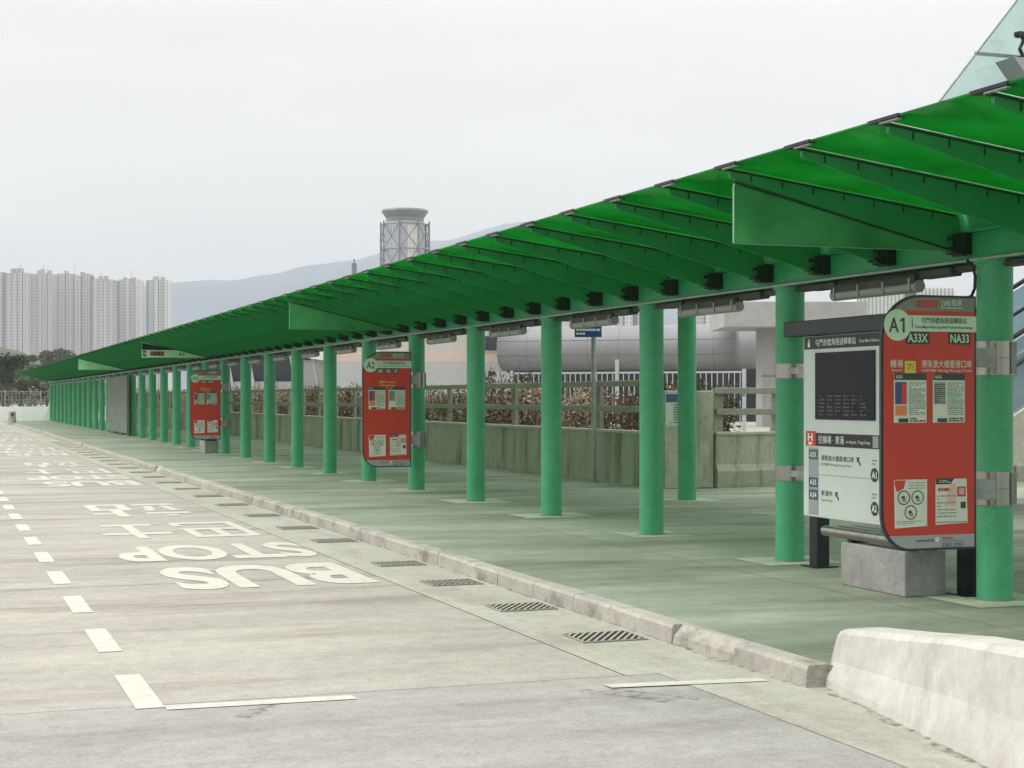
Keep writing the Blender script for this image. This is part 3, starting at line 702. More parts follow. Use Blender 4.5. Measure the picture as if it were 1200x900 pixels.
# ------------------------------------------------------------------ parapet walls behind the platform
def parapet(name, p0, p1, h, label, pieces, rail_z, post_gap, side, rmat='rail'):
    p0, p1 = Vector((*p0, PZ)), Vector((*p1, PZ)); d = (p1-p0); L_ = d.length; d.normalize()
    ang = math.atan2(d.y, d.x)
    w = thing(name, tuple(p0), label, 'wall', None, ang)
    m_ = MB(); x = 0
    while x < L_-.01:
        x1 = min(L_, x+pieces)
        m_.prism([(x+.012, 0, 0), (x+.012, .26*side, 0), (x+.012, .22*side, h-.06), (x+.012, .04*side, h-.06), (x+.012, .04*side, h*.42), (x+.012, -.02*side, h*.3)] if side > 0 else
                 [(x+.012, -.01, 0), (x+.012, -.035, h-.06), (x+.012, -.22, h-.06), (x+.012, -.26, 0)], (x1-x-.024, 0, 0)); x = x1
    m_.box(0, .06*side, .01, L_, .18*side, h-.08)
    put('wall_body', m_.mesh('wall_body', ['wall']), w)
    m_ = MB(); m_.box(0, .015*side, h-.058, L_, .25*side, h); bev(put('coping', m_.mesh('coping', ['coping']), w), .012, 1)
    for z in rail_z:
        m_ = MB(); m_.box(.05, .09*side, z-.055, L_-.02, .17*side, z+.055); bev(put('rail', m_.mesh('rail', [rmat]), w), .008, 1)
    n_ = int(L_/post_gap); pm_ = MB().box(-.09, .172*side, h, .09, .25*side, rail_z[-1]+.04).mesh('post', [rmat])
    for i in range(n_+1): put('post', pm_, w, (min(L_-.1, .12+i*post_gap), 0, 0))
    return w
parapet('parapet_wall', (WX, WY+.95), (WX, YEND), .98, 'long stained concrete wall with two rails running behind the green columns', 4.0, (1.37, 1.84), 2.4, -1)
parapet('parapet_wall', (WX+.98, WY+.05), (25.5, WY+.05), .98, 'short stained concrete wall with broad rails facing the camera past the pillar', 1.55, (1.33, 1.70), 1.15, 1)
pl = thing('concrete_pillar', (WX+.45, WY+.45, PZ), 'square concrete pillar carrying a notice where the two parapet walls meet', 'pillar')
m_ = MB(); m_.box(-.47, -.40, 0, .47, .48, 1.70); bev(put('shaft', m_.mesh('shaft', ['wall']), pl), .015, 1)
m_ = MB(); m_.box(-.46, -.412, 1.72-.64, -.17, -.404, 1.66, 0)
nb = put('notice', m_.mesh('notice', ['papergreen']), pl)
a = Sheet((-.46, -.412, 1.08), (1, 0, 0), (0, 0, 1)); a.rect(.01, .42, .28, .56, .003, 0); a.lines(.02, .05, .13, .40, .003, 1, 8, .5, 3); a.lines(.16, .05, .27, .40, .003, 0, 8, .5, 4)
put('print', a.mesh('print', ['tagblue', 'paper']), nb)
# street name sign on a pole in front of the wall
sx, sy = 11.62, 26.95+1.0
sg = thing('street_sign', (sx, sy, PZ), 'small blue street sign on a slim grey pole before the parapet wall', 'sign')
m_ = MB(); m_.tube((0,0,0), (0,0,2.72), .045, 14); m_.tube((0,0,0), (0,0,.015), .1, 14); put('pole', m_.mesh('pole', ['galv']), sg)
ss = Sheet((-.34, -.06, 2.70), (COS, -SIN, 0), (0, 0, 1)); ss.slab([(-.06, 0), (.44, 0), (.44, .2), (-.06, .2)], -.02, 0, 0); pp = put('sign_plate', ss.mesh('sign_plate', ['signblue']), sg)
ss = Sheet((-.34, -.06, 2.70), (COS, -SIN, 0), (0, 0, 1)); ss.text('\u8def\u724c\u898f\u5b9a', -.03, .09, .41, .17, .003, 0, .02) if False else ss.lines(-.03, .03, .41, .17, .003, 0, 2, .55, 6); put('print', ss.mesh('print', ['white']), pp)

exec_order = None
# ------------------------------------------------------------------ planting behind the wall
def leafmat(name, a, b_):
    m = bpy.data.materials.new(name); m.use_nodes = True; t = m.node_tree; L = t.links.new
    b = t.nodes['Principled BSDF']; b.inputs['Roughness'].default_value = .6; b.inputs['Specular IOR Level'].default_value = .25
    g_ = t.nodes.new('ShaderNodeNewGeometry'); r = t.nodes.new('ShaderNodeValToRGB')
    r.color_ramp.elements[0].color = (*a, 1); r.color_ramp.elements[1].color = (*b_, 1)
    L(g_.outputs['Random Per Island'], r.inputs[0]); L(r.outputs[0], b.inputs['Base Color']); M[name] = m
leafmat('leafdark', (.022, .040, .018), (.075, .105, .045))
leafmat('leafmid', (.035, .055, .022), (.13, .15, .06))
leafmat('leafdry', (.10, .07, .045), (.30, .23, .16))
leafmat('leafred', (.13, .085, .055), (.30, .25, .18))
mat('bark', (.09, .07, .055), .9, 0, .3, 8)
def leaves(rg, m_, c, rad, n, size, mi=0):
    for _ in range(n):
        d = Vector((rg.gauss(0, 1), rg.gauss(0, 1), rg.gauss(0, 1))).normalized()*(rg.random()**.4)
        p = Vector(c)+Vector((d.x*rad[0], d.y*rad[1], d.z*rad[2]))
        a = Vector((rg.gauss(0,1), rg.gauss(0,1), rg.gauss(0,1))).normalized(); b = a.orthogonal().normalized()
        s_ = size*rg.uniform(.6, 1.4)
        m_.add([p-a*s_, p+b*s_*.55, p+a*s_, p-b*s_*.55], [(0,1,2,3)], mi)
def shrub_mesh(seed, w, h, mats):
    rg = random.Random(seed); st, fo = MB(), MB()
    for i in range(26):
        x, y = rg.uniform(-w, w), rg.uniform(-.4, .4); tx, ty, hz = x+rg.uniform(-.4, .4), y+rg.uniform(-.3, .3), h*rg.uniform(.6, 1.05)
        st.tube((x*.6, y*.5, 0), (tx, ty, hz), .022, 5, 0, .008)
        leaves(rg, fo, (tx, ty, hz*.8), (.3, .3, .4), 60, .05, rg.choice((0, 0, 1)))
        leaves(rg, fo, (lerp(x*.6, tx, .5), ty*.7, hz*.45), (.3, .3, .35), 34, .048, rg.choice((0, 1, 1)))
    return st.mesh('stem', ['bark']), fo.mesh('foliage', mats)
shr = [shrub_mesh(1, 1.0, 2.15, ['leafdry', 'leafmid']), shrub_mesh(2, 1.0, 2.05, ['leafred', 'leafdry']), shrub_mesh(3, 1.0, 2.2, ['leafmid', 'leafdry'])]
slab = ['brown dry leaved shrub growing behind the railed parapet wall', 'reddish leaved shrub growing behind the railed parapet wall', 'olive green shrub growing behind the railed parapet wall']
rs = random.Random(12); y = 28.2; i = 0
while y < 117:
    k = rs.choice((0, 1, 1, 2)) if y < 60 else rs.choice((0, 2, 2, 1))
    t_ = thing('shrub', (13.75+rs.uniform(-.1, .5), y, -.05), slab[k], 'shrub', 'shrubs behind the parapet wall', rs.uniform(0, 6))
    sc_ = rs.uniform(.9, 1.15); t_.scale = (sc_, sc_, sc_)
    put('stem', shr[k][0], t_); put('foliage', shr[k][1], t_)
    y += rs.uniform(1.5, 2.1) if y < 60 else rs.uniform(1.9, 2.6)

# ------------------------------------------------------------------ stairs with glass beside the platform, near side
st = thing('glazed_staircase', (12.2, 18.6, PZ), 'concrete staircase with glass balustrade and tall sloping glass screen behind the A1 stop', 'staircase')
m_ = MB()
for i in range(22): m_.box(.29*i, 0, 0 if i < 2 else .17*i-.30, .29*(i+1), 1.9, .17*(i+1))
put('steps', m_.mesh('steps', ['block']), st)
for yy in (-.12, 1.92):
    m_ = MB(); m_.prism([(-.1, yy, 0), (.5, yy, 0), (6.5, yy, 3.3), (6.5, yy, 4.0), (-.1, yy, .32)], (0, .1, 0)); put('stringer', m_.mesh('stringer', ['coping']), st)
    m_ = MB(); m_.prism([(-.1, yy+.04, .40), (6.5, yy+.04, 4.02), (6.5, yy+.04, 4.98), (-.1, yy+.04, 1.36)], (0, .016, 0)); put('balustrade_glass', m_.mesh('balustrade_glass', ['blueglass']), st)
    m_ = MB(); m_.tube((-.25, yy+.05, 1.33), (6.5, yy+.05, 5.05), .035, 10); m_.tube((-.25, yy-.0, .95), (6.5, yy-.0, 4.62), .025, 10); put('handrail', m_.mesh('handrail', ['blackmetal']), st)
m_ = MB()
m_.prism([(.22, -.3, 3.9), (.22, -.3, 5.35), (4.27, -.3, 10.1), (9.0, -.3, 10.1), (9.0, -.3, 3.9)], (0, .02, 0)); put('glass_screen', m_.mesh('glass_screen', ['clearglass']), st)
m_ = MB(); m_.tube((.22, -.33, 5.35), (4.27, -.33, 10.1), .012, 6); m_.box(.90, -.335, 6.15, 9, -.305, 6.19); m_.box(3.6, -.335, 8.9, 9, -.305, 8.94); put('mullion', m_.mesh('mullion', ['steelmatt']), st)
for x in (1.6, 8.8):
    m_ = MB(); m_.tube((x, 2.25, 0), (x, 2.25, 5.3), .09, 12); m_.box(x-.05, -.28, 5.2, x+.05, 2.25, 5.3)
    put('frame_post', m_.mesh('frame_post', ['steelmatt']), st)
m_ = MB(); m_.prism([(1.20, -.75, 6.06), (1.45, -.75, 5.77), (6.0, -.75, 5.77), (6.0, -.75, 6.08)], (0, .40, 0)); put('gutter_box', m_.mesh('gutter_box', ['lightgrey']), st)
cm = thing('security_camera', (12.2+1.50, 18.6-.55, PZ+6.07), 'small dark security camera standing on the grey gutter box by the glass', 'camera')
m_ = MB(); m_.tube((0,0,0), (0,0,.05), .09, 12); m_.path([(0,0,.05), (-.06,0,.15), (.0,0,.26), (-.02,0,.34)], .025); put('bracket', m_.mesh('bracket', ['blackmetal']), cm)
m_ = MB(); m_.box(-.11, -.05, .30, .06, .05, .38); m_.tube((-.13, 0, .34), (-.10, 0, .34), .035, 10); bev(put('camera_body', m_.mesh('camera_body', ['blackmetal']), cm), .012, 1)

# ------------------------------------------------------------------ white picket fence and buildings beyond
mat('fencewhite', (.42, .43, .43), .5)
fx0, fy0 = from_depth(583, 50); fx1, fy1 = from_depth(872, 47)
fl = math.hypot(fx1-fx0, fy1-fy0)
fn = thing('picket_fence', (fx0, fy0, -.05), 'pale steel picket fence in front of the rounded grey building', 'fence', None, math.atan2(fy1-fy0, fx1-fx0))
m_ = MB(); x = 0
while x < fl: m_.box(x, -.012, .15, x+.024, .012, 2.5); x += .17
m_.box(0, -.02, .12, fl, .02, .16); m_.box(0, -.02, 2.48, fl, .02, 2.54)
put('pickets', m_.mesh('pickets', ['fencewhite']), fn)
for i in range(5):
    m_ = MB(); x = fl*i/4; m_.box(x-.05, -.04, 0, x+.05, .04, 2.6 if i in (0, 4) else 2.9); put('post', m_.mesh('post', ['fencewhite']), fn)

mat('panelgrey', (.25, .25, .262), .5, .15, .06, .6)
mat('seam', (.14, .14, .145), .6)
mat('darkglass', (.022, .024, .03), .12, 0, .3, .5, spec=.6)
mat('beige', (.52, .48, .44), .8, 0, .05, .5)
mat('pinkband', (.60, .47, .42), .8, 0, .05, .5)
mat('annexwall', (.33, .315, .305), .8, 0, .08, .8)
mat('palewall', (.44, .44, .44), .8, 0, .05, .5)
# rounded terminal: a horizontal drum sweeping along the front and round the corner
Zt = 120
tx0, ty0 = from_depth(590, Zt+6); tx1, ty1 = from_depth(884, Zt)
tb = thing('terminal_building', (tx0, ty0, -.05), 'low grey metal building with a rounded tube front over dark glazing', 'building', None, math.atan2(ty1-ty0, tx1-tx0))
TL = math.hypot(tx1-tx0, ty1-ty0); zc, ra = 5.55, 1.70
pathp = []
q = 0
while q < TL-1.2: pathp.append((q, 0, 0)); pathp.append((min(q+2.35, TL-1.2), 0, 0)); q += 2.4
RR = 1.9
cx_, cy_ = TL-1.2, RR
for j in range(0, 13): a_ = R(-90+90*j/12); pathp.append((cx_+RR*math.cos(a_)*.9, cy_+RR*math.sin(a_), R(90*j/12)))
pathp.append((cx_+RR*.9, cy_+14, R(90)))
m_ = MB(); ns = 26; seam = {3, 8, 14, 20}
rings = []
for (px_, py_, an) in pathp:
    r_ = []
    for j in range(ns):
        a_ = 2*math.pi*j/ns; off = -ra*math.cos(a_)*1.0+ra*.0
        nx, ny = -math.sin(an)*-1, -math.cos(an)
        r_.append((px_+(-math.sin(an))*(-1)*(-off)*-1 if False else px_+math.sin(an)*(-off), py_-math.cos(an)*(-off), zc+ra*math.sin(a_)))
    rings.append(r_)
for r_ in rings: m_.v += r_
for i in range(len(rings)-1):
    a_, b_ = Vector(pathp[i][:2]+(0,)), Vector(pathp[i+1][:2]+(0,))
    thin = (b_-a_).length < .1
    for j in range(ns):
        m_.f.append([i*ns+j, i*ns+(j+1) % ns, (i+1)*ns+(j+1) % ns, (i+1)*ns+j]); m_.m.append(1 if thin else 0); m_.sm.append(True)
m_.f.append(list(range(ns))); m_.m.append(0); m_.sm.append(False)
put('tube_front', m_.mesh('tube_front', ['panelgrey', 'seam']), tb)
m_ = MB()
for za in (5.0, 6.1):
    dy = math.sqrt(ra**2-(za-zc)**2); m_.box(0, -dy-.01, za-.02, TL-1.2, -dy+.02, za+.02)
put('panel_seam', m_.mesh('panel_seam', ['seam']), tb)
m_ = MB(); m_.box(.5, .9, 0, TL+.2, 1.1, 4.1); put('glazing', m_.mesh('glazing', ['darkglass']), tb)
for i in range(10):
    m_ = MB(); x = 1+(TL-1)*i/9.5; m_.box(x-.06, .78, 0, x+.06, .9, 4.0); put('mullion', m_.mesh('mullion', ['seam']), tb)
m_ = MB(); m_.box(.5, 1.2, 0, TL, 16, 7.0); put('rear_block', m_.mesh('rear_block', ['palewall']), tb)

def block(name, xa, xb, Z, ytop, label, mats, depth=14, bands=(), windows=(), extra=None):
    """building whose front spans photo columns xa..xb at depth Z"""
    x0_, y0_ = from_depth(xa, Z); x1_, y1_ = from_depth(xb, Z)
    L_ = math.hypot(x1_-x0_, y1_-y0_); h = up(ytop, Z)+.05
    t_ = thing(name, (x0_, y0_, -.05), label, 'building', None, math.atan2(y1_-y0_, x1_-x0_))
    put('wall', MB().box(0, 0, 0, L_, depth, h).mesh('wall', [mats[0]]), t_)
    for (ya, yb, mm) in bands:
        put('band', MB().box(-.01, -.03, up(yb, Z)+.05, L_+.01, -.002, up(ya, Z)+.05).mesh('band', [mm]), t_)
    for (wa, wb, ya, yb) in windows:
        u0, u1 = (wa-xa)/(xb-xa)*L_, (wb-xa)/(xb-xa)*L_; za, zb = up(yb, Z)+.05, up(ya, Z)+.05
        w = put('window', MB().box(u0, -.09, za, u1, -.035, zb).mesh('window', ['darkglass']), t_)
        put('frame', MB().box(u0-.06, -.12, za-.08, u1+.06, -.092, za-.0).box(u0-.06, -.12, zb, u1+.06, -.092, zb+.08).mesh('frame', ['palewall']), w)
    return t_, L_
block('service_building', 386, 595, 128, 372, 'plain beige building with a pink band and one dark window', ['beige'], 12, ((412, 424, 'pinkband'), (424.2, 470, 'palewall')), ((568, 586, 394, 411), (572, 580, 437, 441)))
t_, L_ = block('hall_building', 228, 384, 135, 411, 'dark glazed hall with slanted white struts seen between far columns', ['palewall'], 16, ((413, 447, 'darkglass'),))
for i in range(6):
    x = L_*(.12+.16*i); m_ = MB(); m_.prism([(x, -.4, 2.6), (x+.25, -.4, 2.6), (x-.35, -.4, 5.7), (x-.6, -.4, 5.7)], (0, .3, 0)); put('strut', m_.mesh('strut', ['palewall']), t_)
m_ = MB(); pts = [(L_*.66+L_*.36*i/10, -.9, 5.75-.9*math.sin(i/10*1.5)+.0) for i in range(11)]
m_.prism(pts+[(L_*1.02, -.9, 6.4), (L_*.66, -.9, 6.4)], (0, 1.2, 0)); put('curved_fascia', m_.mesh('curved_fascia', ['white']), t_)
m_ = MB(); m_.box(L_*.82, -.35, 1.5, L_*.98, -.06, 4.9); put('wall_panel', m_.mesh('wall_panel', ['buildgrey']), t_)
# grey block on the right with an overhanging concrete band
t_, L_ = block('annex_building', 893, 1075, 100, 384, 'pale grey panelled building beneath a brown concrete overhang', ['annexwall'], 2.5, ((440, 441.2, 'seam'), (468, 480, 'buildgrey')), ())
m_ = MB(); m_.box(-2.6, -2.2, up(384.5, 100)+.05, 6.0, 5, up(356, 100)+.05); put('overhang', m_.mesh('overhang', ['buildgrey']), t_)
t_, L_ = block('louvre_tower', 1004, 1120, 160, 335, 'white louvred block rising behind the information board', ['white'], 12, ())
for i in range(26):
    m_ = MB(); m_.box(L_*i/26, -.14, 2, L_*i/26+.10, -.002, 12.6); put('louvre', m_.mesh('louvre', ['lightgrey']), t_)

# ventilation tower with outer steel frame
Zv = 260; vx, vy = from_depth(474.5, Zv); wv = 57/FPX*Zv
vt = thing('vent_tower', (vx, vy, -.05), 'round grey ventilation tower with steel lattice and flared top', 'tower')
ztop = up(246, Zv); rv = wv*.40
mat('towerskin', (.50, .51, .54), .5, .2, .05, .3); mat('towerpale', (.72, .70, .64), .5); mat('towersteel', (.20, .22, .25), .5, .3)
mat('towercap', (.24, .25, .27), .5, .2, .2, 2)
m_ = MB(); k = 36
m_.tube((0,0,0), (0,0,ztop-2.0), rv, k); put('shaft', m_.mesh('shaft', ['towerskin']), vt)
m_ = MB()
for i in range(k):
    a_ = 2*math.pi*i/k; m_.box(rv*math.cos(a_)-.04, rv*math.sin(a_)-.04, ztop-14, rv*math.cos(a_)+.04, rv*math.sin(a_)+.04, ztop-2.05)
put('shaft_rib', m_.mesh('shaft_rib', ['towerskin']), vt)
m_ = MB(); A0 = -math.pi/2 - YAW*.3
P = [((rv+.03)*math.cos(A0+.1+.55*(i/8-.25)), (rv+.03)*math.sin(A0+.1+.55*(i/8-.25))) for i in range(9)]
for (xa, ya), (xb, yb) in zip(P, P[1:]): m_.quad((xa, ya, 2), (xb, yb, 2), (xb, yb, ztop-2.6), (xa, ya, ztop-2.6))
put('pale_panel', m_.mesh('pale_panel', ['towerpale']), vt)
m_ = MB(); m_.tube((0,0,ztop-2.0), (0,0,ztop-1.2), rv*.97, k); m_.tube((0,0,ztop-1.2), (0,0,ztop-.3), rv*1.0, k, 0, wv*.48); m_.tube((0,0,ztop-.3), (0,0,ztop), wv*.485, k, 0, wv*.47)
put('flared_cap', m_.mesh('flared_cap', ['towercap']), vt)
for i in range(8):
    a_ = A0+math.pi/8+math.pi/4*i; a2 = a_+math.pi/4; r_ = wv*.51
    p_, q_ = (r_*math.cos(a_), r_*math.sin(a_)), (r_*math.cos(a2), r_*math.sin(a2))
    m_ = MB(); m_.tube((*p_, 0), (*p_, ztop-1.9), .13, 6); put('lattice_post', m_.mesh('lattice_post', ['towersteel']), vt)
    m_ = MB()
    for z in (ztop-2.4, ztop-6.4, ztop-10.4, ztop-14.4):
        m_.tube((*p_, z), (*q_, z), .10, 6); m_.tube((*p_, z), (rv*.97*math.cos(a_), rv*.97*math.sin(a_), z-.3), .07, 6)
        m_.tube((*p_, z), (*q_, z-4), .07, 6); m_.tube((*q_, z), (*p_, z-4), .07, 6)
    put('bracing', m_.mesh('bracing', ['towersteel']), vt)
ax, ay = from_depth(415, 220)
am = thing('antenna_mast', (ax, ay, -.05), 'short grey antenna mast rising above the canopy beside the round tower', 'mast')
m_ = MB(); m_.tube((0,0,0), (0,0,up(303, 220)), .10, 8); m_.tube((0,0,up(312, 220)), (0,0,up(308, 220)), .35, 8); m_.box(-.3, -.25, up(322, 220), .3, .25, up(311, 220)); put('pole', m_.mesh('pole', ['towersteel']), am)

# ------------------------------------------------------------------ apartment towers
def towermat(name, wall, dark):
    m = bpy.data.materials.new(name); m.use_nodes = True; t = m.node_tree; L = t.links.new
    b = t.nodes['Principled BSDF']; b.inputs['Roughness'].default_value = .8
    tc = t.nodes.new('ShaderNodeTexCoord'); sp = t.nodes.new('ShaderNodeSeparateXYZ'); L(tc.outputs['Object'], sp.inputs[0])
    def band(o, per, w):
        a = t.nodes.new('ShaderNodeMath'); a.operation = 'DIVIDE'; a.inputs[1].default_value = per; L(o, a.inputs[0])
        f = t.nodes.new('ShaderNodeMath'); f.operation = 'FRACT'; L(a.outputs[0], f.inputs[0])
        c = t.nodes.new('ShaderNodeMath'); c.operation = 'LESS_THAN'; c.inputs[1].default_value = w; L(f.outputs[0], c.inputs[0]); return c.outputs[0]
    mu = t.nodes.new('ShaderNodeMath'); mu.operation = 'MULTIPLY'; L(band(sp.outputs['X'], 2.9, .5), mu.inputs[0]); L(band(sp.outputs['Z'], 2.85, .55), mu.inputs[1])
    x = t.nodes.new('ShaderNodeMix'); x.data_type = 'RGBA'; x.inputs[6].default_value = (*wall, 1); x.inputs[7].default_value = (*dark, 1)
    L(mu.outputs[0], x.inputs[0]); L(x.outputs[2], b.inputs['Base Color']); M[name] = m
towermat('towerpink', (.50, .42, .415), (.24, .20, .21)); towermat('towergrey', (.44, .40, .41), (.21, .19, .21)); towermat('towerwhite', (.62, .60, .58), (.25, .25, .27))
mat('towerrecess', (.11, .10, .14), .8)
def tower(xa, xb, Z, ytop, mt, label, group, rec='l'):
    x0_, y0_ = from_depth(xa, Z); x1_, y1_ = from_depth(xb, Z); L_ = math.hypot(x1_-x0_, y1_-y0_); h = up(ytop, Z)
    t_ = thing('apartment_tower', (x0_, y0_, -.05), label, 'tower block', group, math.atan2(y1_-y0_, x1_-x0_))
    m_ = MB(); n_ = 4; rg = random.Random(int(xa*7)+3)
    m_.box(.5, 3, 0, L_-.5, 20, h-2, 1)
    ed = [0.13, .34, .37, .55, .585, .76, .80, .985]
    for i in range(4):
        m_.box(L_*ed[2*i], rg.uniform(0, 1.6), 0, L_*ed[2*i+1], 18, h-rg.uniform(0, 2.5), 0 if i % 2 else 2)
    put('facade', m_.mesh('facade', [mt, 'towerrecess', 'towergrey' if mt != 'towergrey' else 'towerpink']), t_)
    m_ = MB()
    for i in range(3):
        x = L_*rg.uniform(.2, .8); m_.box(x-1.4, 6, h-2, x+1.4, 11, h+rg.uniform(.8, 3.0))
    x = L_*rg.uniform(.4, .6); m_.tube((x, 8, h), (x, 8, h+rg.uniform(6, 9)), .25, 5)
    put('roof_plant', m_.mesh('roof_plant', ['buildgrey']), t_)
g_ = 'apartment towers on the far left skyline'
tower(-32, 3, 1500, 317, 'towerpink', 'pale apartment tower cut off by the picture edge, outermost of the skyline row', g_)
tower(3, 33, 1490, 317, 'towerpink', 'pinkish apartment tower second in the skyline row, tallest roof line', g_)
tower(33, 61, 1500, 318, 'towerpink', 'pinkish apartment tower third in the skyline row above the round tree', g_)
tower(61, 105, 1520, 320, 'towergrey', 'widest apartment tower of the skyline row, in the middle of it', g_)
tower(105, 132, 1500, 326, 'towergrey', 'grey apartment tower ending the joined skyline row before the first gap', g_)
tower(136, 164, 1540, 326, 'towerwhite', 'lone apartment tower standing between the two narrow gaps', g_)
tower(170, 197, 1560, 326, 'towerwhite', 'last apartment tower of the row with blue hills beside it', g_)
g2 = 'white towers glimpsed under the canopy'
tower(697, 741, 1200, 345, 'towerwhite', 'white tower block glimpsed under the canopy behind the blue street sign', g2)
tower(743, 776, 1200, 345, 'towerwhite', 'white tower block mostly hidden by the third green column', g2)
tower(808, 858, 1200, 345, 'towerwhite', 'white tower block glimpsed under the canopy right of the rear column', g2)

# ------------------------------------------------------------------ far end of the road
eb = thing('road_end_barrier', (-20, 119, -.05), 'low white concrete barrier closing the far end of the road', 'barrier')
m_ = MB(); m_.prism([(-40, -.3, 0), (-40, .3, 0), (-40, .12, 1.15), (-40, -.12, 1.15)], (68.2, 0, 0)); put('barrier_body', m_.mesh('barrier_body', ['white']), eb)
m_ = MB(); m_.prism([(27.3, -.42, 0), (28.1, -.42, 0), (28.1, -.42, 1.9), (27.95, -.42, 1.85)], (0, .1, 0)); put('end_wedge', m_.mesh('end_wedge', ['white']), eb)
bx_, by_ = ground(14, 498)
bl = thing('concrete_bollard', (bx_, by_, 0), 'squat grey bollard with a dark top spot before the white barrier', 'bollard')
m_ = MB(); m_.tube((0,0,0), (0,0,.12), .36, 14, 0, .33); m_.tube((0,0,.12), (0,0,.85), .27, 14, 0, .22); put('body', m_.mesh('body', ['coping']), bl)
m_ = MB(); m_.tube((0,-.19,.66), (0,-.29,.66), .09, 10); put('reflector', m_.mesh('reflector', ['blackmetal']), bl)
wf = thing('wire_fence', (-20, 123, -.05), 'grey wire fence overgrown with creeper beyond the white barrier', 'fence')
for i in range(33): m_ = MB(); m_.tube((-40+2.5*i, 0, 0), (-40+2.5*i, 0, 2.3), .04, 6); put('post', m_.mesh('post', ['galv']), wf)
m_ = MB()
for z in (.4, 1.0, 1.6, 2.2): m_.box(-40, -.015, z, 40, .015, z+.03)
x = -40
while x < 40: m_.box(x, -.008, .3, x+.02, .008, 2.2); x += .25
put('mesh_wires', m_.mesh('mesh_wires', ['galv']), wf)
rg = random.Random(8); cr = MB()
for _ in range(620): leaves(rg, cr, (rg.uniform(-40, 40), rg.uniform(.1, .8), rg.uniform(.8, 2.15)), (.7, .3, .45), 24, .11, rg.choice((0, 0, 1)))
put('creeper', cr.mesh('creeper', ['leafmid', 'leafdry']), wf)
# trees beyond
def tree_mesh(seed, h, spread, n, size, lobes=16):
    rg = random.Random(seed); tr, cr = MB(), MB()
    tr.tube((0,0,0), (.1*h*rg.uniform(-.3,.3), 0, h*.45), h*.030, 8, 0, h*.02)
    for i in range(lobes):
        a_ = rg.uniform(0, 6.28); rr_ = spread*math.sqrt(rg.random()); z = h*rg.uniform(.38, .93); rr_ *= (1.15-abs(z/h-.55)*1.3)
        c_ = (rr_*math.cos(a_), rr_*math.sin(a_), z)
        tr.tube((0, 0, h*rg.uniform(.25, .45)), c_, h*.011, 5, 0, h*.004)
        s_ = spread*rg.uniform(.22, .42)
        leaves(rg, cr, c_, (s_, s_, s_*.75), n//lobes, size, rg.choice((0, 0, 1)))
    return tr.mesh('trunk', ['bark']), cr.mesh('crown', ['leafdark', 'leafmid'])
kinds = [tree_mesh(1, 7, 3.4, 3600, .20), tree_mesh(2, 8, 3.0, 3600, .20), tree_mesh(3, 6, 3.6, 3000, .22)]
def tree(px_, Z, ytop, k, label, grp='trees beyond the end of the road', dz=0):
    x, y = from_depth(px_, Z); h = (7, 8, 6)[k]; s_ = (up(ytop, Z)+.05-dz)/h
    t_ = thing('broadleaf_tree', (x, y, -.05+dz), label, 'tree', grp, px_*1.3); t_.scale = (s_, s_, s_)
    put('trunk', kinds[k][0], t_); put('crown', kinds[k][1], t_)
tree(3, 150, 417, 0, 'big dark green tree at the picture edge beyond the wire fence')
tree(-32, 165, 420, 2, 'dark green tree cut off by the picture edge')
tree(24, 185, 430, 2, 'middle sized dark tree beside the big one at the picture edge')
tree(57, 330, 411, 0, 'tall rounded tree whose crown stands against the pinkish towers')
tree(36, 330, 413, 1, 'small slim tree left of the tall rounded tree')
tree(82, 300, 428, 2, 'low dark tree right of the tall rounded tree above the canopy tip')
for i, (px_, yt) in enumerate(((10, 440), (40, 442), (55, 446), (75, 440), (100, 446), (-20, 436))):
    tree(px_, 175+9*i, yt, (2, 0, 1)[i % 3], 'low bushy tree in the belt just above the wire fence')
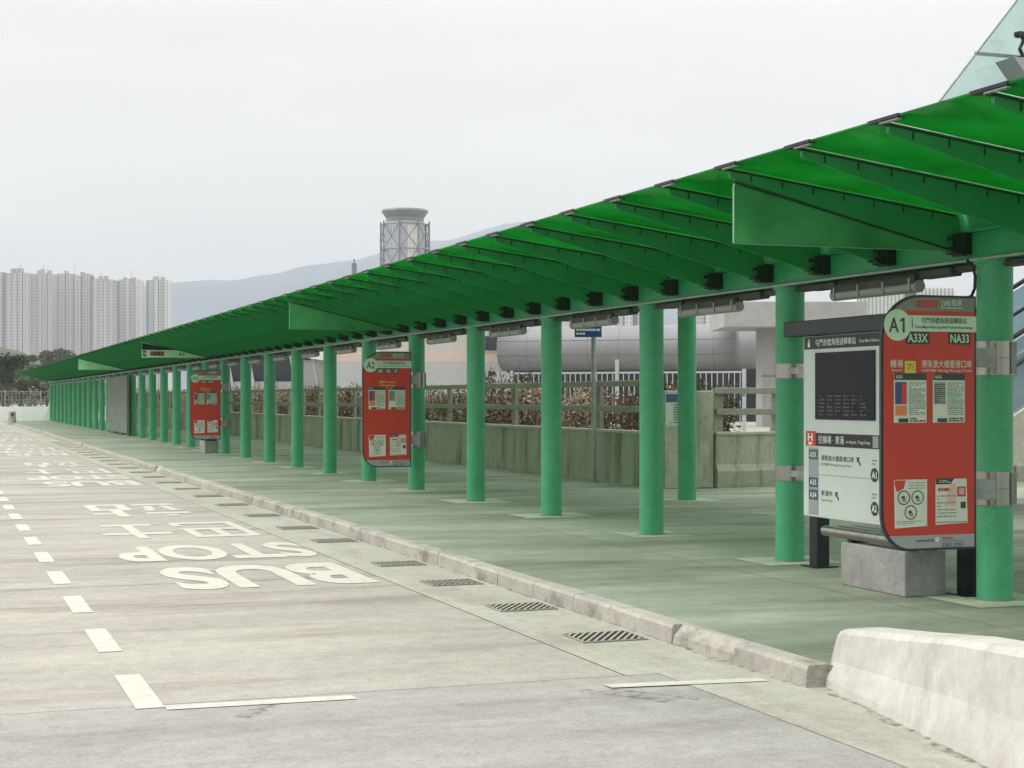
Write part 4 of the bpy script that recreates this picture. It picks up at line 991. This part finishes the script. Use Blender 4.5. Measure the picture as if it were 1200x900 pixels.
# wooded knoll
def terrain(name, pts, Z0, Zr, Z1, mt, nz_=5, rough=.05, seed=1):
    rg = random.Random(seed); m_ = MB(); prof = []
    xs = [pts[0][0]+i*(pts[-1][0]-pts[0][0])/220 for i in range(221)]
    for x in xs:
        for (a, ya), (b, yb) in zip(pts, pts[1:]):
            if a <= x <= b: yy = lerp(ya, yb, (x-a)/(b-a)); break
        hgt = max(0, up(yy, Zr)); w_ = sum(math.sin(x*f+seed*f*9)*a_ for f, a_ in ((.05, .5), (.13, .3), (.31, .2), (.7, .12)))
        prof.append(hgt*(1+rough*w_))
    nr = 14
    for j in range(nr):
        q = j/(nr-1); Z = lerp(Z0, Zr, q/.7) if q < .7 else lerp(Zr, Z1, (q-.7)/.3)
        f = math.sin(min(1, q/.7)*math.pi/2)**1.3 if q <= .7 else 1-.5*(q-.7)/.3
        for i, x in enumerate(xs):
            X, Y = from_depth(x, Z); m_.v.append((X, Y, prof[i]*f*(1+rough*.6*math.sin(i*.9+j*2.1+math.sin(j*1.7+i*.23)*2)*(1-q)) - .2))
    k = len(xs)
    for j in range(nr-1):
        for i in range(k-1): m_.f.append([j*k+i, j*k+i+1, (j+1)*k+i+1, (j+1)*k+i]); m_.m.append(0); m_.sm.append(True)
    return structure(name, m_.mesh(name, [mt]))
mat('woods', (.05, .075, .035), .9, 0, .5, .05)
terrain('knoll', [(-260, 402), (-120, 398), (-30, 404), (20, 410), (60, 428), (120, 448), (220, 462), (330, 467)], 420, 520, 640, 'woods', rough=.03, seed=2)
mat('hillhaze', (.04, .085, .15), .9, 0, .4, .004)  # blue of the distant air put into the hills' own colour
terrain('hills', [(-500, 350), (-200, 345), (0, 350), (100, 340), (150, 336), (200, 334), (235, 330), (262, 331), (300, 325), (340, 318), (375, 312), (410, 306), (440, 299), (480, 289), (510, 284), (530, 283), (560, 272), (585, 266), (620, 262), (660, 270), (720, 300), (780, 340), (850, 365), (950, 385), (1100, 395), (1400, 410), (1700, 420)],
        3000, 4200, 5200, 'hillhaze', rough=.012, seed=5)

# ------------------------------------------------------------------ haze: one closed box of thin even air
hz = MB(); hz.box(-5700, -5700, -1.1, 5700, 5700, 480)
hm = bpy.data.materials.new('haze'); hm.use_nodes = True; t = hm.node_tree; t.nodes.clear()
o_ = t.nodes.new('ShaderNodeOutputMaterial'); v_ = t.nodes.new('ShaderNodeVolumePrincipled')
v_.inputs['Color'].default_value = (.88, .94, 1, 1); v_.inputs['Density'].default_value = .00035; v_.inputs['Anisotropy'].default_value = 0.0
t.links.new(v_.outputs[0], o_.inputs['Volume']); M['haze'] = hm
ho = put('haze', hz.mesh('haze', ['haze'])); ho['kind'] = 'stuff'
